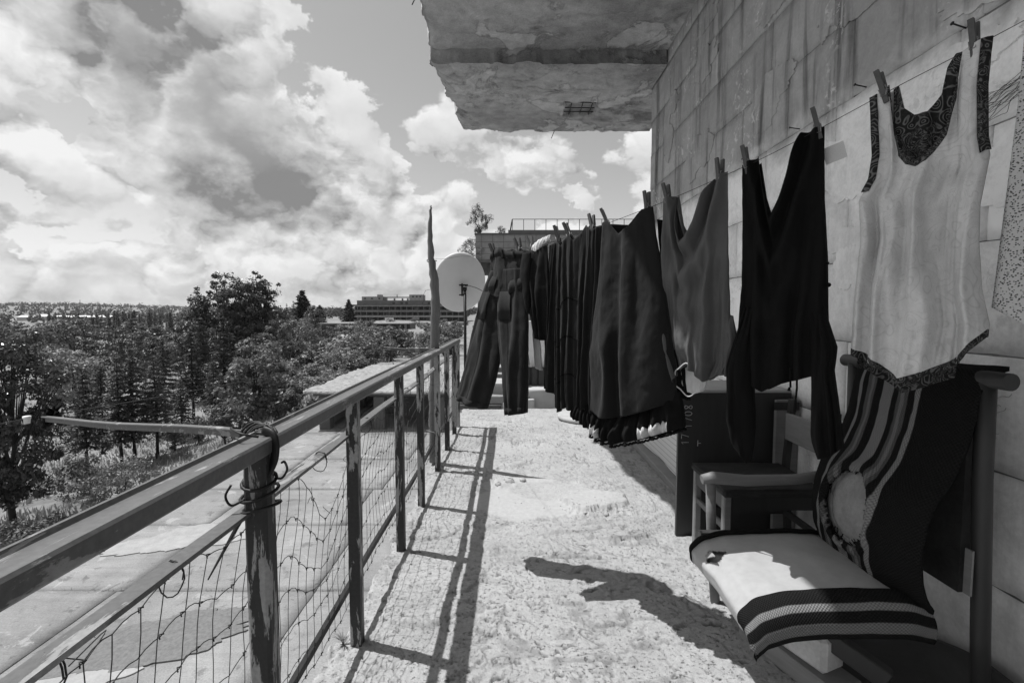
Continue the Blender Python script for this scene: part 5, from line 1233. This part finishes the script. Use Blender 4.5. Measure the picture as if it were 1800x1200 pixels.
# --- ruined hotel on the hill
ht = thing('ruined_hotel', 'long abandoned multi-storey concrete building with open balconies on the far hill', 'building', (-66, 310, -7))
hx0, hx1 = -98, -30
MB().box(hx0 + 1, hx1, 304, 326, -12, 6.4).build('core', M['room_shade'], ht)  # solid box, coloured dark in place of shaded open storeys
for z, a, b in ((-3.1, hx0 - 1, hx1), (.3, hx0 - 3, hx1), (3.6, hx0 - 4, hx1), (-6.4, hx0, hx1 + 8)): MB().box(a, b, 299.2, 305, z, z + .42).build('floor_slab', M['conc'], ht)
for z, a, b in ((-2.68, hx0, hx1), (.72, hx0 - 2.6, hx1), (4.02, hx0 - 3.2, hx1)): MB().box(a, b, 299.4, 299.6, z, z + .75).build('balcony_parapet', M['conc_dark'] if z > 0 else M['conc'], ht)
MB().box(hx0 + 2, hx1, 300.2, 303.5, 4.4, 7.3).build('upper_wall', M['conc_dark'], ht)
MB().box(-93, -80, 300.5, 312, 7.3, 9.7).build('roof_block', M['conc'], ht); MB().box(-83.4, -81, 300.2, 305, 9.7, 10.9).build('roof_stub', M['conc'], ht)
MB().box(-63.6, -55.5, 300.4, 311, 6.4, 10.9).build('roof_block', M['conc'], ht)
MB().box(-80.5, -63.6, 301, 303, 8.9, 9.5).build('roof_beam', M['conc_dark'], ht)
for x in (-79.5, -73.5, -68.5, -65.2): MB().box(x, x + .8, 301.2, 302.6, 7.2, 8.6).build('roof_column', M['conc_dark'], ht)
MB().box(-71.6, -71.2, 301.5, 302, 9.5, 11).build('roof_stub', M['conc_dark'], ht)
rng = random.Random(21)
for z0, z1 in ((-2.65, .29), (.74, 3.58), (-5.9, -3.12)):
    x = hx0 + .6
    while x < hx1 - 1:
        MB().box(x, x + .35, 299.7, 304, z0, z1).build('partition', M['conc_dark'], ht)
        r_ = rng.random()
        if r_ < .75: MB().box(x + .9, x + 2.9, 303.9, 303.99, z0 + .7, z1 - .2).build('window', M['room_shade'], ht)
        elif r_ < .9: MB().box(x + .5, x + 3.2, 303.85, 303.99, z0, z1 - .3).build('infill_panel', M['concL'], ht)
        x += 3.55
for x in (-91.5, -87.2, -82.7, -61.8, -59.5, -57.3): MB().box(x, x + 1.1, 300.3, 300.45, 8.1 if x < -80 else 9.2, 8.9 if x < -80 else 10.1).build('window', M['room_shade'], ht)
for x in (-74, -69, -66, -52, -48, -44): MB().box(x, x + 1.6, 300.05, 300.19, 5.0, 6.3).build('window', M['room_shade'], ht)
MB().box(-76, -30, 297, 300, -9.0, -6.41).build('base_wall', M['concL'], ht)
MB().box(-78.5, -73, 298.6, 299.1, -6.0, -3.4).build('infill_panel', M['white'], ht)
# --- flat pavilion in front of it
pv = thing('flat_pavilion', 'low flat-roofed concrete pavilion among the shrubs before the ruined building', 'building', (-60, 170, -9))
MB().box(-68, -36, 168, 184, -3.6, -3.2).build('roof', M['conc'], pv)
for x in (-67, -61, -55, -49, -43, -37.5): MB().box(x, x + .6, 168.6, 169.2, -9, -3.61).build('column', M['conc'], pv)
MB().box(-67.5, -36.5, 173, 183, -9, -3.61).build('wall', M['conc_dark'], pv)
# --- far sheds, mast, track
for i, (px_, w, y, h, lab) in enumerate(((45, 30, 640, 5, 'leftmost small white shed before the far wooded ridge'), (72, 22, 650, 6, 'white shed with higher roof, second from the left edge'), (115, 60, 660, 4.5, 'long low white shed in the row before the far ridge'), (160, 70, 655, 4.5, 'longest white shed in the row, right of the long low one'), (232, 14, 640, 5, 'small pale shed, rightmost of the far row'))):
    X = (px_ - 900) / 850 * y; z = -10.5; wv = w / 850 * y / 2
    sh = thing('far_shed', lab, 'shed', (X, y, z), 'white sheds before the far ridge')
    MB().box(X - wv, X + wv, y, y + 14, z - 3, z + h * .55).build('wall', M['plaster'], sh)
    MB().prism([(y - .5, z + h * .551), (y + 14.5, z + h * .551), (y + 7, z + h)], X - wv, X + wv, 'x').build('roof', M['white'], sh)
ms = thing('radio_mast', 'thin lattice radio mast standing on the wooded horizon', 'mast', (-1070, 1200, -3))
for dx, dy in ((0, 0), (1.6, 0), (.8, 1.4)): MB().tube([(-1070 + dx, 1200 + dy, -6), (-1069.2 + dx * .2, 1200.5 + dy * .2, 27)], .35, 4).build('leg', M['iron'], ms)
for k in range(9): z = -2 + k * 3.2; MB().box(-1070, -1068.4, 1200, 1200.4, z, z + .35).build('brace', M['iron'], ms)
ty = np.linspace(-260, -95, 60); tyY = 205 + 22 * np.sin(ty / 60)
V = np.concatenate([np.stack([ty, tyY, gz(ty, tyY) + .5], -1), np.stack([ty, tyY + 7, gz(ty, tyY + 7) + .5], -1)]); F = [[i, i + 1, 60 + i + 1, 60 + i] for i in range(59)]
tag(obj('track', np_mesh('track', V, F), M['track']), kind='structure')

# ================================================================== VEGETATION
def leaf_quads(C, size, rg, out=None, asp=.55, k=.75, up=.45):
    """rhombic leaves; out = outward direction of the clump each leaf belongs to, so clumps catch the light as masses"""
    n = len(C); nrm = rg.normal(0, 1, (n, 3)) * .55
    if out is not None: nrm += out * k
    nrm[:, 2] += up; nrm /= np.linalg.norm(nrm, axis=1)[:, None] + 1e-9
    a = rg.normal(0, 1, (n, 3)); a -= (a * nrm).sum(1)[:, None] * nrm; a /= np.linalg.norm(a, axis=1)[:, None] + 1e-9
    b = np.cross(nrm, a)
    s = size * rg.uniform(.6, 1.3, n)[:, None]
    V = np.stack([C - a * s, C + b * s * asp, C + a * s, C - b * s * asp], 1).reshape(-1, 3)
    return V, np.arange(4 * n).reshape(-1, 4)
def broad(name, h, r, base, ncl, per, leaf, seed, mat, stems=1, label='', cat='tree', clump=.23, hgt=None):
    """broadleaf: tapered trunk(s), limbs to every clump, leaf-sized faces through the crown's volume"""
    rg = np.random.default_rng(seed); t = thing(name, label, cat); tr = MB(); C = []; O = []
    rw = rg.uniform(0, 9)
    stems_p = []
    for s in range(stems):
        a = rg.uniform(0, 6.28); lean = (.10 if stems > 1 else .04) * h
        top = np.array([math.cos(a) * lean, math.sin(a) * lean, h * rg.uniform(.82, .95)])
        pts = [np.array([.12 * s, .05 * s, -.4])]
        for k in range(1, 7): q = top * (k / 6) + rg.normal(0, .012 * h, 3) * np.array([1, 1, 0]) * (k < 6); pts.append(q)
        rad = .020 * h * (.8 if stems > 1 else 1); tr.tube(pts, [rad * (1 - .13 * k) for k in range(7)], 6); stems_p.append(pts)
    for k in range(ncl):
        d = rg.normal(0, 1, 3); d /= np.linalg.norm(d); zf = d[2]
        q = .45 + .55 * rg.random() ** .5
        lob = 1 + .38 * math.sin(3 * math.atan2(d[1], d[0]) + rw) * .6 + .25 * rg.normal()
        c = np.array([d[0] * r * q * lob, d[1] * r * q * lob, h * (base + (1 - base) * .5 * (1 + zf * q * (1 + .12 * rg.normal())))])
        sp = stems_p[rg.integers(len(stems_p))]; j = int(np.clip((c[2] / h - .18) * 6, 1, 5)); p0 = sp[j] * 1.0
        c[:2] += p0[:2] * .6
        if k % 2 == 0: tr.tube([p0, (p0 * .5 + c * .5) + np.array([0, 0, -.02 * h]), c], [.007 * h, .004 * h, .0015 * h], 4, False)
        sz = clump * r * rg.uniform(.45, 1.2); n = int(per * rg.uniform(.6, 1.3))
        x = rg.normal(0, 1, (n, 3)); x /= np.linalg.norm(x, axis=1)[:, None]; x *= rg.random((n, 1)) ** .4
        C.append(c + x * sz * np.array([1, 1, .75])); O.append(x + .5 * d)
    O = np.concatenate(O); O /= np.linalg.norm(O, axis=1)[:, None] + 1e-9
    V, F = leaf_quads(np.concatenate(C), leaf, rg, O)
    obj('crown', np_mesh('crown', V, F), mat, t); tr.build('trunk', M['bark'], t)
    return t
def conif(name, h, r, seed, mat, dens=1.0, label='', droop=.25, bare=.12, leaf=.3, cat='tree', taper=.85, gap=.040, vth=.025):
    rg = np.random.default_rng(seed); t = thing(name, label, cat); tr = MB(); C = []; D = []
    tr.tube([(0, 0, -.4), (.01 * h, 0, h * .5), (0, .005 * h, h)], [.016 * h, .010 * h, .002 * h], 6)
    z = h * bare
    while z < h * .985:
        f = (z / h - bare) / (1 - bare); ln = r * (1 - f) ** taper * rg.uniform(.75, 1.1) + .05 * r
        nb = int(rg.integers(5, 8))
        a0 = rg.uniform(0, 6.28)
        for k in range(nb):
            a = a0 + 6.283 * k / nb + rg.normal(0, .2); l = ln * rg.uniform(.65, 1.1); c, s = math.cos(a), math.sin(a)
            dz = -droop * l * rg.uniform(.6, 1.4) + .18 * l * f
            tip = np.array([c * l, s * l, z + dz]); st = np.array([0, 0, z])
            if rg.random() < .5: tr.tube([st, tip], [.004 * h, .001 * h], 3, False)
            n = max(3, int(l / leaf * 3.2 * dens)); u = rg.uniform(.12, 1.02, n)[:, None]
            P_ = st + (tip - st) * u; w = (.10 + .22 * (1 - u)) * l
            P_ = P_ + np.concatenate([rg.normal(0, 1, (n, 2)) * w * .55, rg.normal(0, vth, (n, 1)) * l], 1); C.append(P_)
        z += h * gap * rg.uniform(.8, 1.3)
    P_ = np.concatenate(C); V, F = leaf_quads(P_, leaf, rg, None, .42, 0, 1.1)
    obj('crown', np_mesh('crown', V, F), mat, t); tr.build('trunk', M['bark'], t)
    return t
HIDE = []
def gpos(px, y):
    X = (px - 900) / 850 * y; return (X, y, float(gz(X, y)))
class Kind:
    def __init__(s, protos): s.p = protos; s.used = [False] * len(protos); s.i = 0
    def put(s, loc, h, rz, label, group=None, wide=1.0):
        k = s.i % len(s.p); s.i += 1; pr, h0 = s.p[k]; sc_ = h / h0
        if not s.used[k]:
            s.used[k] = True; o = pr; o.location = loc; o.rotation_euler = (0, 0, rz); o.scale = (sc_ * wide, sc_ * wide, sc_); o['label'] = label
            if group: o['group'] = group
        else: o = dup(pr, loc, rz, (sc_ * wide, sc_ * wide, sc_), label)
        if group: o['group'] = group
        elif 'group' in o: del o['group']
        return o
    def close(s):
        for (pr, _), u in zip(s.p, s.used):
            if not u:
                for c in list(pr.children): bpy.data.objects.remove(c)
                bpy.data.objects.remove(pr)
near = Kind([(broad('broadleaf_tree', 13, 4.0, .10, 150, 110, .15, 1, M['leafg'], 1, clump=.22), 13)])
tall = Kind([(broad('tall_tree', 17, 2.5, .16, 130, 66, .21, s, M['leaf'], 2 + s % 2, clump=.36), 17) for s in (2, 3, 4)])
mid = Kind([(broad('broadleaf_tree', 9, 2.2 + .45 * (s % 4), .10 + .05 * (s % 3), 46 + 9 * (s % 3), 85, .19, s, M['leaf2'] if s % 2 else M['leaf'], 1 + s % 2, clump=.30), 9) for s in (5, 6, 7, 8, 9, 10)])
spr = Kind([(conif('spruce_tree', 10, 2.4, s, M['needle'], 1.5, leaf=.20, bare=.22 + .04 * (s % 3)), 10) for s in (11, 12, 13, 14)])
ced = Kind([(conif('cedar_tree', 14, 4.6, s, M['cedar'], 3.4, droop=.14, bare=.03, leaf=.40, taper=.75, gap=.026, vth=.06), 14) for s in (15, 16)])
shr = Kind([(broad('shrub', 3.4, 1.5 + .35 * (s % 3), .0, 20 + 5 * (s % 3), 90, .15, s, M['leaf2'] if s % 3 else M['leaf'], 1, clump=.40, cat='shrub'), 3.4) for s in (21, 22, 23, 24, 25)])
farc = Kind([(conif('far_conifer', 13, 2.6, s, M['needle'], 1.0, leaf=.55, bare=.03, gap=.03, vth=.05), 13) for s in (31, 32)])
bsh = Kind([(broad('shrub', 2.6, 1.7, .0, 40, 70, .085, s, M['leaf2'], 1, clump=.32, cat='shrub'), 2.6) for s in (41, 42)])
rng = random.Random(77)
def ry(): return rng.uniform(0, 6.28)
near.put(gpos(2, 31), 13.6, 1.0, 'big dark glossy-leaved tree at the left border nearest to the deck', None, .80)
bsh.put(gpos(22, 27), 2.6, ry(), 'dark rounded bush at the lower left border beside the deck edge', None, 1.2)
bsh.put(gpos(84, 31), 1.3, ry(), 'low dark bush just right of the lower left one', None)
bsh.put(gpos(118, 37), 3.3, ry(), 'small lone bushy tree in the sunny clearing', None, .8)
bsh.put(gpos(205, 36.5), 3.2, ry(), 'dark bush at the right side of the sunny clearing', None)
bsh.put(gpos(262, 33), 2.2, ry(), 'leafy bush close under the deck kerb', None)
for px_, y, h, lab in ((140, 41, 9.6, 'slim spruce left of the other bare-trunked spruces'), (202, 45, 10.5, 'spruce with a visible bare trunk, second from the left'), (226, 46.5, 11.2, 'tallest of the bare-trunked spruces above the clearing'), (266, 47, 10.3, 'spruce at the right end of the bare-trunked row')):
    spr.put(gpos(px_, y), h, ry(), lab, None, .95)
for px_, y, h in ((172, 60, 8), (250, 62, 6.5), (283, 56, 11.5), (312, 53, 7.0), (334, 60, 12.2), (372, 57, 8.4), (392, 66, 12.5), (418, 58, 6.0), (148, 74, 10.5), (352, 74, 13)):
    spr.put(gpos(px_, y), h, ry(), 'sparse spruce tree in the wood below the terrace', 'spruces in the wood below', rng.uniform(.8, 1.35))
for px_, y, h, lab in ((345, 82, 17.6, 'tall dark tree, leftmost of the group rising above the horizon'), (394, 84, 19.4, 'tallest spreading tree of the group above the horizon'), (430, 86, 18.6, 'tall tree in the middle right of the group above the horizon'), (464, 88, 18.0, 'tall tree at the right end of the group above the horizon')):
    tall.put(gpos(px_, y), h, ry(), lab, None, 1.0)
ced.put(gpos(533, 150), 16.5, ry(), 'large dark cedar right of the tall tree group on the skyline')
ced.put(gpos(563, 175), 11.5, ry(), 'smaller dark cedar right of the large one on the skyline')
ced.put(gpos(614, 245), 14.0, ry(), 'cedar on the skyline just left of the ruined building')
spr.put(gpos(505, 140), 13, ry(), 'thin conifer left of the large cedar, first of two', None, .7); spr.put(gpos(517, 146), 13.5, ry(), 'thin conifer left of the large cedar, second of two', None, .7)
mid.put(gpos(445, 43), 8.6, ry(), 'rounded bright-leaved tree close behind the railing outrigger', None, 1.0)
mid.put(gpos(225, 78), 11.5, ry(), 'dark upright tree in the middle of the valley', None, .8)
mid.put(gpos(128, 62), 9.5, ry(), 'pale-leaved tree right of the big tree at the left border', None, 1.1)
for px_, y, h in ((165, 74, 8.5), (92, 80, 7.5), (272, 92, 10), (312, 100, 9), (325, 110, 11), (352, 72, 6), (374, 98, 9), (412, 104, 9), (430, 70, 7.5), (456, 76, 8), (484, 84, 9), (478, 60, 6), (440, 58, 5), (500, 72, 6), (496, 104, 11), (250, 110, 9), (205, 112, 8), (516, 92, 8), (390, 47, 4.0), (415, 49, 6), (545, 125, 10), (470, 50, 4.5), (340, 50, 3.0), (300, 50, 2.8)):
    mid.put(gpos(px_ + rng.uniform(-4, 4), y + rng.uniform(-2, 2)), h * rng.uniform(.9, 1.1), ry(), 'rounded leafy tree in the dense wood below the terrace', 'leafy trees of the dense wood', rng.uniform(.9, 1.25))
def band(kind, n, p0, p1, y0, y1, h0, h1, lab, grp, wide=1.0):
    for i in range(n):
        y = y0 * (y1 / y0) ** rng.random(); kind.put(gpos(rng.uniform(p0, p1), y), rng.uniform(h0, h1), ry(), lab, grp, wide * rng.uniform(.85, 1.3))
band(shr, 80, 505, 800, 60, 165, 1.6, 4.4, 'leafy shrub on the overgrown slope below the ruined building', 'shrubs on the overgrown slope', 1.15)
band(shr, 42, 540, 840, 165, 285, 1.2, 3.0, 'small tree among the shrubs at the foot of the ruined building', 'small trees at the ruin', 1.2)
band(shr, 26, 470, 640, 42, 62, 1.8, 3.4, 'bush in the hollow beyond the flat canopy', 'bushes beyond the canopy', 1.1)
band(mid, 34, -60, 520, 110, 210, 4, 12, 'distant leafy tree in the valley floor', 'distant valley trees', 1.25)
band(farc, 46, 75, 300, 255, 330, 10, 15, 'dark conifer in the distant row below the white sheds', 'distant conifer row', .9)
band(mid, 36, -80, 330, 200, 330, 4, 11, 'far leafy tree before the distant conifer row', 'far leafy trees', 1.3)
bsh.put((-3.05, 45.5, 8.25), 2.7, 1.0, 'slender bush growing from the roof corner of the stained building', None, .5)
bsh.put((-3.75, 45.2, 5.9), 2.1, 2.4, 'bush rooted on the ledge at the left of the stained building', None, .75)
bsh.put((-1.0, 45.6, 8.3), .8, .4, 'tiny tuft on the roof edge left of the roof railing', None, .9)
for kx in (near, tall, mid, spr, ced, shr, farc, bsh): kx.close()
# far wood: reads as one mass
def farwood():
    rg = np.random.default_rng(12); Vs = []; Fs = []; o = 0
    n = 3000; y = rg.uniform(420, 2400, n); t_ = rg.uniform(-1.35, .35, n); x = t_ * y
    ok = (np.abs(fbm(x / 160, y / 160, 3, 3)) * 0 + fbm(x / 160, y / 160, 3, 3) > -.22) | (y > 900); x, y = x[ok], y[ok]
    sh = (x > -640 * .98) & (y > 560) & (y < 648) & (x < -470); x, y = x[~sh], y[~sh]
    z = gz(x, y); C = []
    for i in range(len(x)):
        h = rg.uniform(7, 13) + (4 if rg.random() < .08 else 0); w = h * rg.uniform(.35, .6); k = 34 if y[i] < 1000 else 20
        p = rg.normal(0, 1, (k, 3)); p /= np.linalg.norm(p, axis=1)[:, None]; p *= rg.uniform(.6, 1, (k, 1)); C.append(p * np.array([w, w, h * .5]) + np.array([x[i], y[i], z[i] + h * .48]))
    C = np.concatenate(C); V, F = leaf_quads(C, 1.9, rg, None, .7, 0, .6)
    tag(obj('far_wood', np_mesh('far_wood', V, F), M['farwood']), 'continuous dark wood covering the far ridge along the horizon', 'woodland', kind='stuff')
farwood()
def grass():
    rg = np.random.default_rng(17); n = 26000; y = 24 * (110 / 24) ** rg.random(n); px_ = rg.uniform(-60, 700, n); x = (px_ - 900) / 850 * y
    keep = fbm(x / 6, y / 6, 3, 8) > -.12; x, y = x[keep], y[keep]; keep = (x < -10.4) | (y > 34); x, y = x[keep], y[keep]
    z = gz(x, y); n = len(x); h = rg.uniform(.15, .55, n) * (1 + .8 * np.clip(fbm(x / 9, y / 9, 2, 6), 0, 1)); a = rg.uniform(0, 6.28, n); w = rg.uniform(.04, .10, n)
    B = np.stack([x, y, z - .03], -1); d = np.stack([np.cos(a) * w, np.sin(a) * w, 0 * a], -1); l = rg.normal(0, .25, (n, 3)) * h[:, None]; l[:, 2] = h
    V = np.stack([B - d, B + d, B + l + d * .3, B + l - d * .3], 1).reshape(-1, 3)
    tag(obj('grass', np_mesh('grass', V, np.arange(4 * n).reshape(-1, 4)), M['grass']), 'rough grass and weeds over the slope below the terrace', 'grass', kind='stuff')
    # tufts in the deck joints
    V = []; n = 1500; yy = rg.choice(yj[3:9], n) + rg.normal(0, .02, n); xx_ = rg.uniform(-9.6, -1.2, n); k = fbm(xx_ * 1.4, yy, 2, 4) > .12; yy, xx_ = yy[k], xx_[k]; n = len(yy)
    ex = 500; yy = np.concatenate([yy, rg.uniform(3, 20, ex)]); xx_ = np.concatenate([xx_, rg.normal(-9.58, .03, ex)]); n += ex
    h = rg.uniform(.015, .09, n); a = rg.uniform(0, 6.28, n); B = np.stack([xx_, yy, np.full(n, DZ - .01)], -1); d = np.stack([np.cos(a), np.sin(a), 0 * a], -1) * .006; l = rg.normal(0, .3, (n, 3)) * h[:, None]; l[:, 2] = h
    B[-ex:, 2] = DZ + .04
    V = np.stack([B - d, B + d, B + l], 1).reshape(-1, 3)
    tag(obj('joint_weeds', np_mesh('joint_weeds', V, np.arange(3 * n).reshape(-1, 3)), M['grass']), 'small weeds growing from the joints of the lower deck', 'weeds', kind='stuff')
grass()
# the air: pale, even, enclosing everything but the sky
hz = bpy.data.materials.new('haze'); hz.use_nodes = True; ht_ = hz.node_tree; ht_.nodes.clear()
pv_ = ht_.nodes.new('ShaderNodeVolumePrincipled'); ho_ = ht_.nodes.new('ShaderNodeOutputMaterial'); ht_.links.new(pv_.outputs[0], ho_.inputs['Volume'])
pv_.inputs['Color'].default_value = (.85, .85, .85, 1); pv_.inputs['Density'].default_value = .00008; pv_.inputs['Anisotropy'].default_value = .3
tag(MB().box(-5200, 4800, -80, 5300, -40, 60).build('haze', hz), 'thin pale haze over the valley', 'haze', kind='stuff')
for o in sc.objects:
    if '_org' in o: del o['_org']
